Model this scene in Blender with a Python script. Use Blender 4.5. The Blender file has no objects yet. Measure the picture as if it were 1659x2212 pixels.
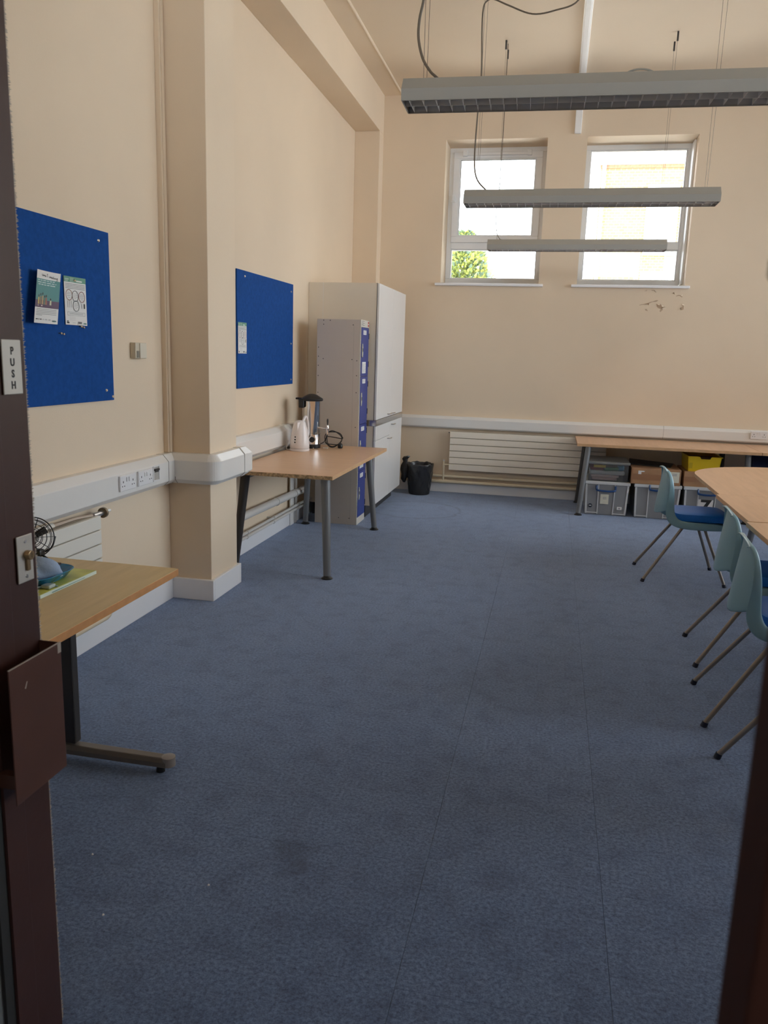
import bpy, bmesh, math, random
from mathutils import Vector, Matrix
random.seed(7)
R = math.radians
scn = bpy.context.scene
col = scn.collection

# ------------------------------------------------------------------ camera, sky, sun, exposure
CAM_Z = 1.55
YAW, PITCH, ROLL, FPX = -0.20396641, -0.19651447, 0.03080128, 1705.15
cd = bpy.data.cameras.new('camera')
cam = bpy.data.objects.new('camera', cd)
col.objects.link(cam)
scn.camera = cam
fw = Vector((math.sin(YAW) * math.cos(PITCH), math.cos(YAW) * math.cos(PITCH), math.sin(PITCH)))
r0 = Vector((math.cos(YAW), -math.sin(YAW), 0)); u0 = r0.cross(fw)
rt = math.cos(ROLL) * r0 + math.sin(ROLL) * u0
up = -math.sin(ROLL) * r0 + math.cos(ROLL) * u0
cam.matrix_world = Matrix(((rt.x, up.x, -fw.x, 0), (rt.y, up.y, -fw.y, 0), (rt.z, up.z, -fw.z, CAM_Z), (0, 0, 0, 1)))
cd.sensor_fit = 'VERTICAL'; cd.sensor_height = 36.0
cd.lens = FPX / 2212 * 36.0
cd.clip_start = 0.02; cd.clip_end = 300
cd.dof.use_dof = True; cd.dof.focus_distance = 4.5; cd.dof.aperture_fstop = 9.0

w = bpy.data.worlds.new('sky'); scn.world = w; w.use_nodes = True
bg = w.node_tree.nodes['Background']
bg.inputs[0].default_value = (0.86, 0.94, 1.0, 1); bg.inputs[1].default_value = 5.6

sd = bpy.data.lights.new('sun', 'SUN'); sd.energy = 14.0; sd.angle = R(0.6); sd.color = (1, 0.93, 0.8)
sun = bpy.data.objects.new('sun', sd); col.objects.link(sun)
sun.rotation_euler = Vector((0.80, 0.0, -0.60)).to_track_quat('-Z', 'Y').to_euler()
sun.location = (-14, 12, 12)

scn.view_settings.view_transform = 'Standard'
scn.view_settings.look = 'None'
scn.view_settings.exposure = 0.6
scn.view_settings.gamma = 1.0
scn.view_settings.use_curve_mapping = False
cy = scn.cycles
cy.use_denoising = True
cy.max_bounces = 12; cy.diffuse_bounces = 8; cy.glossy_bounces = 5; cy.transmission_bounces = 6; cy.transparent_max_bounces = 12
cy.sample_clamp_indirect = 8.0
cy.caustics_reflective = False; cy.caustics_refractive = False
def portal(loc, direction, sx, sy):
    l = bpy.data.lights.new('window_daylight', 'AREA'); l.shape = 'RECTANGLE'; l.size = sx; l.size_y = sy; l.energy = 1
    l.cycles.is_portal = True
    o = bpy.data.objects.new('window_daylight', l); col.objects.link(o)
    o.location = loc; o.rotation_euler = Vector(direction).to_track_quat('-Z', 'Z').to_euler()
# daylight openings: two windows in the far wall, three in the right wall
WIN_FAR = [(-1.315, -0.237, 2.355, 3.846), (0.17, 1.276, 2.355, 3.846)]
WIN_RIGHT = [(3.3, 4.9, .95, 4.0), (5.25, 6.85, .95, 4.0), (7.2, 8.8, .95, 4.0)]
WIN_NEAR = [(-1.7, -.2, 2.95, 4.0), (.2, 1.7, 2.95, 4.0), (2.1, 3.6, 2.95, 4.0)]   # unseen clerestory added above the corridor roof for light
D, WL, WR, ZC = 9.075, -2.285, 5.2, 4.32
for a, b, c, d in WIN_FAR: portal(((a + b) / 2, D + .46, (c + d) / 2), (0, -1, 0), b - a, d - c)
for a, b, c, d in WIN_RIGHT: portal((WR + .28, (a + b) / 2, (c + d) / 2), (-1, 0, 0), b - a, d - c)

for a, b, c, d in WIN_NEAR: portal(((a + b) / 2, .13, (c + d) / 2), (0, 1, 0), b - a, d - c)

# ------------------------------------------------------------------ materials
MATS = {}
def mat(name, c, rough=0.6, metal=0.0, noise=0.0, nscale=8.0, bump=0.0, bscale=60.0, spec=0.5, coat=0.0, detail=3.0, sheen=0.0):
    if name in MATS: return MATS[name]
    m = bpy.data.materials.new(name); m.use_nodes = True
    n = m.node_tree.nodes; L = m.node_tree.links; b = n['Principled BSDF']
    b.inputs['Base Color'].default_value = (*c, 1); b.inputs['Roughness'].default_value = rough
    b.inputs['Metallic'].default_value = metal; b.inputs['Specular IOR Level'].default_value = spec
    b.inputs['Coat Weight'].default_value = coat; b.inputs['Sheen Weight'].default_value = sheen
    if noise or bump:
        tc = n.new('ShaderNodeTexCoord')
    if noise:
        t = n.new('ShaderNodeTexNoise'); t.inputs['Scale'].default_value = nscale; t.inputs['Detail'].default_value = detail
        L.new(tc.outputs['Object'], t.inputs['Vector'])
        r = n.new('ShaderNodeValToRGB')
        r.color_ramp.elements[0].position = .3; r.color_ramp.elements[1].position = .7
        r.color_ramp.elements[0].color = (*[x * (1 - noise) for x in c], 1)
        r.color_ramp.elements[1].color = (*[min(1, x * (1 + noise)) for x in c], 1)
        L.new(t.outputs['Fac'], r.inputs['Fac']); L.new(r.outputs['Color'], b.inputs['Base Color'])
    if bump:
        t2 = n.new('ShaderNodeTexNoise'); t2.inputs['Scale'].default_value = bscale; t2.inputs['Detail'].default_value = 4
        L.new(tc.outputs['Object'], t2.inputs['Vector'])
        bp = n.new('ShaderNodeBump'); bp.inputs['Strength'].default_value = bump; bp.inputs['Distance'].default_value = .01
        L.new(t2.outputs['Fac'], bp.inputs['Height']); L.new(bp.outputs['Normal'], b.inputs['Normal'])
    MATS[name] = m
    return m

def mat_carpet():
    m = bpy.data.materials.new('blue_carpet'); m.use_nodes = True
    n = m.node_tree.nodes; L = m.node_tree.links; b = n['Principled BSDF']
    b.inputs['Roughness'].default_value = .95; b.inputs['Specular IOR Level'].default_value = .25
    b.inputs['Sheen Weight'].default_value = .5; b.inputs['Sheen Roughness'].default_value = .5; b.inputs['Sheen Tint'].default_value = (.74, .82, 1, 1)
    g = n.new('ShaderNodeNewGeometry')
    def noise(s, det, rough=.6):
        t = n.new('ShaderNodeTexNoise'); t.inputs['Scale'].default_value = s; t.inputs['Detail'].default_value = det
        t.inputs['Roughness'].default_value = rough
        L.new(g.outputs['Position'], t.inputs['Vector']); return t
    fine = noise(85, 6, .85); big = noise(1.1, 3); mid = noise(9, 4)
    r = n.new('ShaderNodeValToRGB')
    e = r.color_ramp.elements
    e[0].position = .38; e[0].color = (.038, .065, .142, 1)
    e[1].position = .62; e[1].color = (.188, .285, .50, 1)
    L.new(fine.outputs['Fac'], r.inputs['Fac'])
    r2 = n.new('ShaderNodeValToRGB'); e = r2.color_ramp.elements
    e[0].position = .3; e[0].color = (.86, .87, .90, 1); e[1].position = .7; e[1].color = (1.1, 1.08, 1.06, 1)
    L.new(big.outputs['Fac'], r2.inputs['Fac'])
    r3 = n.new('ShaderNodeValToRGB'); e = r3.color_ramp.elements
    e[0].position = .32; e[0].color = (.72, .72, .75, 1); e[1].position = .52; e[1].color = (1, 1, 1, 1)
    L.new(mid.outputs['Fac'], r3.inputs['Fac'])
    def mul(a, c):
        x = n.new('ShaderNodeMix'); x.data_type = 'RGBA'; x.blend_type = 'MULTIPLY'; x.inputs[0].default_value = 1
        L.new(a, x.inputs[6]); L.new(c, x.inputs[7]); return x.outputs[2]
    c = mul(mul(r.outputs['Color'], r2.outputs['Color']), r3.outputs['Color'])
    # a worn ring-shaped tide mark by the bin and a few dark scuffs
    def blob(cx, cyy, rad, soft, ring):
        v = n.new('ShaderNodeVectorMath'); v.operation = 'DISTANCE'; v.inputs[1].default_value = (cx, cyy, 0)
        wv = n.new('ShaderNodeVectorMath'); wv.operation = 'MULTIPLY_ADD'
        nn = noise(7, 3); wv.inputs[1].default_value = (.16, .16, 0); L.new(nn.outputs['Color'], wv.inputs[0]); L.new(g.outputs['Position'], wv.inputs[2])
        L.new(wv.outputs[0], v.inputs[0])
        rr = n.new('ShaderNodeValToRGB'); e = rr.color_ramp.elements; rr.color_ramp.interpolation = 'LINEAR'
        if ring:
            e[0].position = rad - soft; e[0].color = (1, 1, 1, 1); e[1].position = rad; e[1].color = (.5, .48, .47, 1)
            k = e.new(rad + soft * .6); k.color = (1, 1, 1, 1)
        else:
            e[0].position = rad * .4; e[0].color = (.6, .6, .62, 1); e[1].position = rad; e[1].color = (1, 1, 1, 1)
        L.new(v.outputs['Value'], rr.inputs['Fac']); return rr.outputs['Color']
    c = mul(c, blob(-1.22, 7.95, .46, .03, True))
    c = mul(c, blob(-.62, 2.25, .08, .1, False))
    c = mul(c, blob(-.60, 2.15, .06, .1, False))
    L.new(c, b.inputs['Base Color'])
    bp = n.new('ShaderNodeBump'); bp.inputs['Strength'].default_value = .5; bp.inputs['Distance'].default_value = .006
    L.new(fine.outputs['Fac'], bp.inputs['Height']); L.new(bp.outputs['Normal'], b.inputs['Normal'])
    return m

def mat_wood(name, c1, c2, rough=.38, scale=(3, 40, 3)):
    m = bpy.data.materials.new(name); m.use_nodes = True
    n = m.node_tree.nodes; L = m.node_tree.links; b = n['Principled BSDF']
    b.inputs['Roughness'].default_value = rough
    g = n.new('ShaderNodeTexCoord'); mp = n.new('ShaderNodeMapping'); mp.inputs['Scale'].default_value = scale
    L.new(g.outputs['Object'], mp.inputs['Vector'])
    t = n.new('ShaderNodeTexNoise'); t.inputs['Scale'].default_value = 2.5; t.inputs['Detail'].default_value = 6
    L.new(mp.outputs[0], t.inputs['Vector'])
    r = n.new('ShaderNodeValToRGB'); r.color_ramp.elements[0].position = .3; r.color_ramp.elements[1].position = .7
    r.color_ramp.elements[0].color = (*c1, 1); r.color_ramp.elements[1].color = (*c2, 1)
    L.new(t.outputs['Fac'], r.inputs['Fac']); L.new(r.outputs['Color'], b.inputs['Base Color'])
    return m

def mat_glass(name, tint=(1, 1, 1), refl=.08, rough=0.0, opac=0.0, col_=(1, 1, 1)):
    m = bpy.data.materials.new(name); m.use_nodes = True
    n = m.node_tree.nodes; L = m.node_tree.links
    n.remove(n['Principled BSDF']); out = n['Material Output']
    tr = n.new('ShaderNodeBsdfTransparent'); tr.inputs[0].default_value = (*tint, 1)
    gl = n.new('ShaderNodeBsdfGlossy'); gl.inputs['Roughness'].default_value = rough
    lw = n.new('ShaderNodeFresnel'); lw.inputs[0].default_value = 1.45
    mx = n.new('ShaderNodeMixShader'); L.new(lw.outputs[0], mx.inputs[0]); L.new(tr.outputs[0], mx.inputs[1]); L.new(gl.outputs[0], mx.inputs[2])
    if opac:
        df = n.new('ShaderNodeBsdfDiffuse'); df.inputs[0].default_value = (*col_, 1)
        m2 = n.new('ShaderNodeMixShader'); m2.inputs[0].default_value = opac
        L.new(mx.outputs[0], m2.inputs[1]); L.new(df.outputs[0], m2.inputs[2]); L.new(m2.outputs[0], out.inputs[0])
    else: L.new(mx.outputs[0], out.inputs[0])
    return m

def mat_brick():
    m = bpy.data.materials.new('pale_brick'); m.use_nodes = True
    n = m.node_tree.nodes; L = m.node_tree.links; b = n['Principled BSDF']; b.inputs['Roughness'].default_value = .9
    tc = n.new('ShaderNodeTexCoord'); mp = n.new('ShaderNodeMapping'); mp.inputs['Rotation'].default_value = (R(90), 0, 0)
    L.new(tc.outputs['Object'], mp.inputs['Vector'])
    br = n.new('ShaderNodeTexBrick'); br.inputs['Scale'].default_value = 4.4
    br.inputs['Color1'].default_value = (.34, .265, .13, 1); br.inputs['Color2'].default_value = (.31, .205, .10, 1)
    br.inputs['Mortar'].default_value = (.38, .35, .30, 1); br.inputs['Mortar Size'].default_value = .02
    L.new(mp.outputs[0], br.inputs['Vector']); L.new(br.outputs['Color'], b.inputs['Base Color'])
    return m

cream = mat('cream_wall_paint', (.775, .640, .485), .75, noise=.03, nscale=1.3, bump=.06, bscale=120)
ceilm = mat('ceiling_paint', (.78, .655, .505), .85, noise=.025, nscale=.9, bump=.05, bscale=60)
white = mat('white_gloss_paint', (.86, .87, .90), .35)
pvc = mat('white_pvc', (.89, .90, .91), .3)
trunk_m = mat('trunking_plastic', (.77, .76, .74), .32)
carpet = mat_carpet()
beech = mat_wood('beech_laminate', (.68, .44, .27), (.76, .505, .315), .36, (1.2, 14, 3))
beech_x = mat_wood('beech_laminate_cross', (.60, .37, .215), (.68, .43, .26), .36, (14, 1.2, 3))
oak = mat_wood('oak_laminate', (.60, .46, .235), (.68, .53, .28), .4, (14, 1.2, 3))
edge_oak = mat('oak_edging', (.56, .27, .10), .45, noise=.1, nscale=20)
edge_beech = mat('beech_edging', (.62, .38, .20), .45, noise=.08, nscale=20)
chip = mat('raw_chipboard', (.48, .34, .20), .95, noise=.5, nscale=70, bump=.6, bscale=120)
steel_grey = mat('grey_powder_coat', (.20, .205, .215), .42, metal=.35)
darkgrey = mat('dark_grey_metal', (.055, .05, .048), .4, metal=.3)
blackp = mat('black_plastic', (.012, .012, .013), .38)
chrome = mat('chrome', (.85, .85, .86), .08, metal=1)
brushed = mat('brushed_aluminium', (.72, .72, .73), .28, metal=1)
doorwood = mat('dark_brown_door_paint', (.060, .024, .019), .38, noise=.12, nscale=5, bump=.05, bscale=40)
doorpanel = mat('door_panel_grey', (.17, .18, .185), .6)
felt = mat('blue_felt', (.010, .072, .29), .95, noise=.12, nscale=40, bump=.2, bscale=400, spec=.2)
paper = mat('white_paper', (.80, .80, .79), .6)
ink = mat('black_ink', (.02, .02, .022), .6)
cabgrey = mat('grey_cabinet_board', (.76, .69, .58), .5, noise=.02, nscale=3)
cabwhite = mat('white_cabinet_gloss', (.80, .79, .78), .22)
lockgrey = mat('locker_grey_steel', (.62, .56, .50), .45, noise=.03, nscale=2)
lockblue = mat('locker_blue_steel', (.022, .045, .26), .35)
creampipe = mat('cream_pipe_paint', (.72, .62, .45), .4)
radm = mat('cream_radiator_enamel', (.85, .78, .67), .38)
radw = mat('white_radiator_enamel', (.76, .74, .68), .35)
bagm = mat('black_bin_liner', (.028, .028, .030), .22, bump=.6, bscale=24)
padblue = mat('blue_seat_vinyl', (.003, .15, .60), .55, noise=.08, nscale=200)
shell_m = mat('teal_blue_polypropylene', (.22, .39, .48), .33)
legm = mat('grey_beige_tube', (.28, .245, .215), .35, metal=.4)
footm = mat('navy_foot_cap', (.01, .012, .03), .5)
lamphouse = mat('grey_luminaire_paint', (.37, .365, .335), .45)
lampgrey2 = mat('louvre_aluminium', (.86, .86, .85), .3)
tube_m = mat('fluorescent_tube_glass', (.82, .82, .82), .25)
wirem = mat('steel_wire', (.18, .15, .12), .4, metal=.6)
cablem = mat('grey_cable', (.15, .12, .09), .5)
glass = mat_glass('window_glass')
clearp = mat_glass('clear_plastic', (.93, .94, .95), rough=.15, opac=.06, col_=(.8, .82, .84))
greyp = mat('grey_translucent_plastic', (.27, .275, .285), .3, noise=.06, nscale=4)
paleplastic = mat('pale_clear_plastic_rib', (.62, .63, .64), .3)
blueh = mat('blue_handle_plastic', (.012, .06, .20), .35)
cardboard = mat('brown_cardboard', (.40, .225, .12), .8, noise=.12, nscale=7)
tapem = mat('brown_parcel_tape', (.33, .17, .09), .3)
yellowp = mat('yellow_plastic', (.75, .52, .01), .35)
kettlew = mat('white_kettle_plastic', (.80, .76, .76), .25)

# ------------------------------------------------------------------ mesh builder
ORG = {}
class B:
    def __init__(s): s.v = []; s.f = []
    def add(s, vs, fs):
        k = len(s.v); s.v += [tuple(v) for v in vs]; s.f += [tuple(i + k for i in f) for f in fs]; return s
    def box(s, x0, y0, z0, x1, y1, z1):
        x0, x1 = min(x0, x1), max(x0, x1); y0, y1 = min(y0, y1), max(y0, y1); z0, z1 = min(z0, z1), max(z0, z1)
        return s.add([(x0, y0, z0), (x1, y0, z0), (x1, y1, z0), (x0, y1, z0), (x0, y0, z1), (x1, y0, z1), (x1, y1, z1), (x0, y1, z1)],
                     [(0, 3, 2, 1), (4, 5, 6, 7), (0, 1, 5, 4), (1, 2, 6, 5), (2, 3, 7, 6), (3, 0, 4, 7)])
    def hexa(s, bot, top):
        return s.add(list(bot) + list(top), [(0, 3, 2, 1), (4, 5, 6, 7), (0, 1, 5, 4), (1, 2, 6, 5), (2, 3, 7, 6), (3, 0, 4, 7)])
    def cyl(s, p0, p1, r0, r1=None, n=16, caps=True):
        r1 = r0 if r1 is None else r1
        p0 = Vector(p0); p1 = Vector(p1); d = (p1 - p0).normalized()
        a = d.orthogonal().normalized(); b = d.cross(a)
        vs = []
        for p, r in ((p0, r0), (p1, r1)):
            for i in range(n):
                t = 2 * math.pi * i / n; vs.append(p + (a * math.cos(t) + b * math.sin(t)) * r)
        fs = [(i, (i + 1) % n, n + (i + 1) % n, n + i) for i in range(n)]
        if caps: fs += [tuple(range(n - 1, -1, -1)), tuple(range(n, 2 * n))]
        return s.add(vs, fs)
    def tube(s, pts, r, n=8, closed=False, ell=None):
        pts = [Vector(p) for p in pts]; N = len(pts)
        rs = r if isinstance(r, (list, tuple)) else [r] * N
        vs = []; a = None
        for i, p in enumerate(pts):
            q0 = pts[i - 1] if (i or closed) else p; q1 = pts[(i + 1) % N] if (i < N - 1 or closed) else p
            d = (q1 - q0).normalized()
            if a is None: a = d.orthogonal().normalized()
            a = (a - d * a.dot(d)).normalized(); b = d.cross(a)
            for k in range(n):
                t = 2 * math.pi * k / n; vs.append(p + (a * math.cos(t) + b * math.sin(t)) * rs[i])
        fs = []
        for i in range(N if closed else N - 1):
            j = (i + 1) % N
            fs += [(i * n + k, i * n + (k + 1) % n, j * n + (k + 1) % n, j * n + k) for k in range(n)]
        if not closed: fs += [tuple(range(n - 1, -1, -1)), tuple(range((N - 1) * n, N * n))]
        return s.add(vs, fs)
    def lathe(s, prof, c=(0, 0, 0), n=24):
        vs = []; N = len(prof)
        for r, z in prof:
            for k in range(n):
                t = 2 * math.pi * k / n; vs.append((c[0] + r * math.cos(t), c[1] + r * math.sin(t), c[2] + z))
        fs = []
        for i in range(N - 1):
            fs += [(i * n + k, i * n + (k + 1) % n, (i + 1) * n + (k + 1) % n, (i + 1) * n + k) for k in range(n)]
        if prof[0][0] > 1e-4: fs.append(tuple(range(n - 1, -1, -1)))
        if prof[-1][0] > 1e-4: fs.append(tuple(range((N - 1) * n, N * n)))
        return s.add(vs, fs)
    def sweep(s, prof, path, mapf):
        """prof: list of 2d points (closed); path: list of params; mapf(u, v, p) -> xyz"""
        n = len(prof); vs = [mapf(a, b, p) for p in path for a, b in prof]
        fs = []
        for i in range(len(path) - 1):
            fs += [(i * n + k, i * n + (k + 1) % n, (i + 1) * n + (k + 1) % n, (i + 1) * n + k) for k in range(n)]
        fs += [tuple(range(n - 1, -1, -1)), tuple(range((len(path) - 1) * n, len(path) * n))]
        return s.add(vs, fs)
    def prism(s, poly, f0, f1):
        """poly 2d points, f0/f1 map 2d -> 3d"""
        n = len(poly); vs = [f0(a, b) for a, b in poly] + [f1(a, b) for a, b in poly]
        return s.add(vs, [tuple(range(n - 1, -1, -1)), tuple(range(n, 2 * n))] + [(k, (k + 1) % n, n + (k + 1) % n, n + k) for k in range(n)])
    def build(s, name, m, parent=None, bevel=0, smooth=False, subsurf=0, solid=0, fixn=True, base=None, seg=2):
        vs = [Vector(v) for v in s.v]
        if parent is not None: org = ORG[parent.name]
        elif base is not None: org = Vector(base)
        else:
            lo = Vector([min(v[i] for v in vs) for i in range(3)]); hi = Vector([max(v[i] for v in vs) for i in range(3)])
            org = Vector(((lo.x + hi.x) / 2, (lo.y + hi.y) / 2, lo.z))
        me = bpy.data.meshes.new(name)
        me.from_pydata([v - org for v in vs], [], s.f)
        if fixn:
            bm = bmesh.new(); bm.from_mesh(me); bmesh.ops.recalc_face_normals(bm, faces=bm.faces); bm.to_mesh(me); bm.free()
        if smooth:
            me.polygons.foreach_set('use_smooth', [True] * len(me.polygons))
        me.materials.append(m)
        o = bpy.data.objects.new(name, me); col.objects.link(o)
        if parent is not None: o.parent = parent
        else: o.location = org
        ORG[o.name] = org
        if solid:
            k = o.modifiers.new('solidify', 'SOLIDIFY'); k.thickness = solid; k.offset = 0
        if bevel:
            k = o.modifiers.new('bevel', 'BEVEL'); k.width = bevel; k.segments = seg; k.limit_method = 'ANGLE'; k.angle_limit = R(40)
        if subsurf:
            k = o.modifiers.new('subsurf', 'SUBSURF'); k.levels = subsurf; k.render_levels = subsurf
        if smooth and not subsurf:
            try:
                for p in me.polygons: p.use_smooth = True
                sm = me.attributes.get('sharp_edge')
                bm = bmesh.new(); bm.from_mesh(me)
                for e in bm.edges:
                    if len(e.link_faces) == 2 and e.calc_face_angle(0) > R(42): e.smooth = False
                bm.to_mesh(me); bm.free()
            except Exception: pass
        return o

def thing(name, label, cat, loc, rz=0, group=None, kind=None):
    o = bpy.data.objects.new(name, None); col.objects.link(o); o.empty_display_size = .1
    o.location = loc; o.rotation_euler = (0, 0, rz)
    o['label'] = label; o['category'] = cat
    if group: o['group'] = group
    if kind: o['kind'] = kind
    ORG[o.name] = Vector(loc)
    return o
def tag(o, label, cat, group=None, kind=None):
    o['label'] = label; o['category'] = cat
    if group: o['group'] = group
    if kind: o['kind'] = kind
    return o
def lab(o, label): o['label'] = label; return o
def share(o, loc, parent=None):
    """a copy of a piece that shares its mesh"""
    c = o.copy(); col.objects.link(c)
    if parent is not None: c.parent = parent; ORG[c.name] = ORG[parent.name]
    c.location = loc
    return c
def copy_tree(root):
    r = root.copy(); col.objects.link(r); ORG[r.name] = ORG[root.name]
    for ch in list(root.children):
        c = ch.copy(); col.objects.link(c); c.parent = r
        for g in list(ch.children):
            d = g.copy(); col.objects.link(d); d.parent = c
    return r

def text_mesh(txt, size, extr=0.0004, align='CENTER', offset=0.0):
    cu = bpy.data.curves.new('lettering', 'FONT'); cu.body = txt; cu.size = size; cu.extrude = extr; cu.offset = offset
    cu.align_x = align; cu.align_y = 'CENTER'; cu.resolution_u = 3
    o = bpy.data.objects.new('lettering', cu); col.objects.link(o)
    dg = bpy.context.evaluated_depsgraph_get(); me = bpy.data.meshes.new_from_object(o.evaluated_get(dg))
    vs = [v.co.copy() for v in me.vertices]; fs = [tuple(p.vertices) for p in me.polygons]
    bpy.data.objects.remove(o); bpy.data.curves.remove(cu); bpy.data.meshes.remove(me)
    return vs, fs
def lettering(b, txt, size, f, extr=0.0004, offset=0.0):
    vs, fs = text_mesh(txt, size, extr, offset=offset)
    b.add([f(v.x, v.y, v.z) for v in vs], fs)

def gridwall(u0, u1, v0, v1, holes, fa, fb):
    """wall face with rectangular holes; fa(u,v) front face, fb(u,v) back face"""
    b = B()
    us = sorted({u0, u1, *[h[0] for h in holes], *[h[1] for h in holes]}); vv = sorted({v0, v1, *[h[2] for h in holes], *[h[3] for h in holes]})
    inside = lambda a, c: any(h[0] < a < h[1] and h[2] < c < h[3] for h in holes)
    for i in range(len(us) - 1):
        for j in range(len(vv) - 1):
            a0, a1, c0, c1 = us[i], us[i + 1], vv[j], vv[j + 1]
            if inside((a0 + a1) / 2, (c0 + c1) / 2): continue
            for f in (fa, fb): b.add([f(a0, c0), f(a1, c0), f(a1, c1), f(a0, c1)], [(0, 1, 2, 3)])
    for h in list(holes) + [(u0, u1, v0, v1)]:
        p = [(h[0], h[2]), (h[1], h[2]), (h[1], h[3]), (h[0], h[3])]
        for k in range(4):
            q, r = p[k], p[(k + 1) % 4]
            b.add([fa(*q), fa(*r), fb(*r), fb(*q)], [(0, 1, 2, 3)])
    bm = bmesh.new(); me = bpy.data.meshes.new('t'); me.from_pydata(b.v, [], b.f); bm.from_mesh(me)
    bmesh.ops.remove_doubles(bm, verts=bm.verts, dist=1e-5); bmesh.ops.recalc_face_normals(bm, faces=bm.faces); bm.to_mesh(me); bm.free()
    o = B(); o.v = [tuple(v.co) for v in me.vertices]; o.f = [tuple(p.vertices) for p in me.polygons]; bpy.data.meshes.remove(me)
    return o

# ------------------------------------------------------------------ room shell
FY = 0.35            # inner face of the wall with the doorway
DOOR_X0, DOOR_X1, DOOR_Z = -1.13, 1.26, 2.32
fl = tag(B().box(WL - .3, -2.6, -.12, WR + .3, D + .43, -.012).build('floor', mat('screed', (.10, .11, .13), .9)), 'blue carpet tiled floor of the hall', 'floor', kind='structure')
# carpet tiles: seams run towards the window wall
TX, TY = 0.529, 0.5
tiles_x = [-.283 + TX * k for k in range(-4, 12)]
tiles_y = [.18 + TY * k for k in range(-6, 19)]
cnt = 0
shared = None
for i, tx in enumerate(tiles_x):
    xa, xb = max(tx, WL), min(tx + TX, WR)
    if xb - xa < .02: continue
    g0 = 0.0006 if abs(tx + .283) < .01 or abs(tx - .246) < .01 else .00025
    g1 = 0.0006 if abs(tx + TX + .283) < .01 or abs(tx + TX - .246) < .01 else .00025
    for j, ty in enumerate(tiles_y):
        ya, yb = max(ty, -2.6 if tx > 6 else -.4), min(ty + TY, D)
        if yb - ya < .02: continue
        if ya < .1 and (xa < -1.6 or xb > 2): continue
        if cnt >= 300: break
        cnt += 1
        gy = .0003
        B().box(xa + g0, ya + gy, -.012, xb - g1, yb - gy, 0).build('carpet_tile', carpet, fl)

tag(B().box(WL - .3, -2.6, ZC, WR + .3, D + .43, ZC + .25).build('ceiling', ceilm), 'high cream painted ceiling', 'ceiling', kind='structure')
tag(B().box(WL - .3, -2.6, 0, WL, D + .43, ZC).build('wall_left', cream), 'long cream wall with the notice boards', 'wall', kind='structure')
tag(B().box(WL, 4.45, 0, -2.01, 4.862, ZC).build('wall_pier', cream, bevel=.004), 'cream pier jutting from the wall between the two notice boards', 'pier', kind='structure')
tag(B().box(WL, 8.885, 0, -2.01, D, 3.907).build('wall_corner_pier', cream, bevel=.004), 'cream corner pier behind the tall cabinet', 'pier', kind='structure')
tag(B().box(WL, 4.862, 3.907, -2.01, D, ZC).build('ceiling_beam', cream, bevel=.004), 'boxed cream beam under the ceiling along the notice board wall', 'beam', kind='structure')
tag(B().box(WL, FY, 3.907, -2.01, 4.45, ZC).build('ceiling_beam', cream, bevel=.004), 'nearer stretch of boxed cream beam, before the pier', 'beam', kind='structure')
b = B().box(-2.01, FY, ZC - .012, -1.815, D, ZC)
b.cyl((-1.812, FY, ZC - .008), (-1.812, D, ZC - .008), .012, n=10)
tag(b.build('trim_1', ceilm), 'flat cream margin strip with a raised bead along the ceiling edge', 'trim', kind='structure')
wf = gridwall(WL - .3, WR + .3, 0, ZC, WIN_FAR, lambda u, v: (u, D, v), lambda u, v: (u, D + .43, v)).build('wall_far', cream)
tag(wf, 'cream end wall with two high windows', 'wall', kind='structure')
wr = gridwall(FY, D, 0, ZC, WIN_RIGHT, lambda u, v: (WR, u, v), lambda u, v: (WR + .3, u, v)).build('wall_right', cream)
tag(wr, 'cream side wall with the large windows', 'wall', kind='structure')
wn = gridwall(WL - .3, WR + .3, 0, ZC, [(DOOR_X0, DOOR_X1, 0, DOOR_Z)] + WIN_NEAR, lambda u, v: (u, FY, v), lambda u, v: (u, FY - .24, v)).build('wall_near', cream)
tag(wn, 'cream wall around the double doorway', 'wall', kind='structure')
# corridor the photograph is taken from
corr = mat('corridor_paint', (.34, .33, .31), .8)
tag(B().box(-2.6, -2.75, 0, 4.2, -2.6, 2.6).build('wall_corridor_back', corr), 'grey corridor wall facing the doorway', 'wall', kind='structure')
tag(B().box(-2.75, -2.6, 0, -2.6, FY - .24, 2.6).build('wall_corridor_left', corr), 'grey corridor end wall beside the open leaf', 'wall', kind='structure')
tag(B().box(4.05, -2.6, 0, 4.2, FY - .24, 2.6).build('wall_corridor_right', corr), 'grey corridor end wall beyond the closed leaf', 'wall', kind='structure')
tag(B().box(-2.75, -2.75, 2.6, 4.2, FY - .24, 2.7).build('ceiling_corridor', corr), 'low grey corridor ceiling', 'ceiling', kind='structure')

t = thing('added_ceiling_lamp', 'unseen rectangular lamp added on the corridor ceiling to light the closed door leaf', 'lamp', (.3, -1.2, 2.54))  # unseen lamp, added so the closed leaf's corridor side gets light
em = bpy.data.materials.new('added_lamp_glow'); em.use_nodes = True
eb = em.node_tree.nodes['Principled BSDF']; eb.inputs['Emission Color'].default_value = (1, .93, .82, 1); eb.inputs['Emission Strength'].default_value = 3.5
B().box(-.32, -1.52, 2.56, .92, -.88, 2.6).build('housing', white, t)
B().box(-.30, -1.50, 2.545, .90, -.90, 2.56).build('diffuser', em, t)

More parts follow.
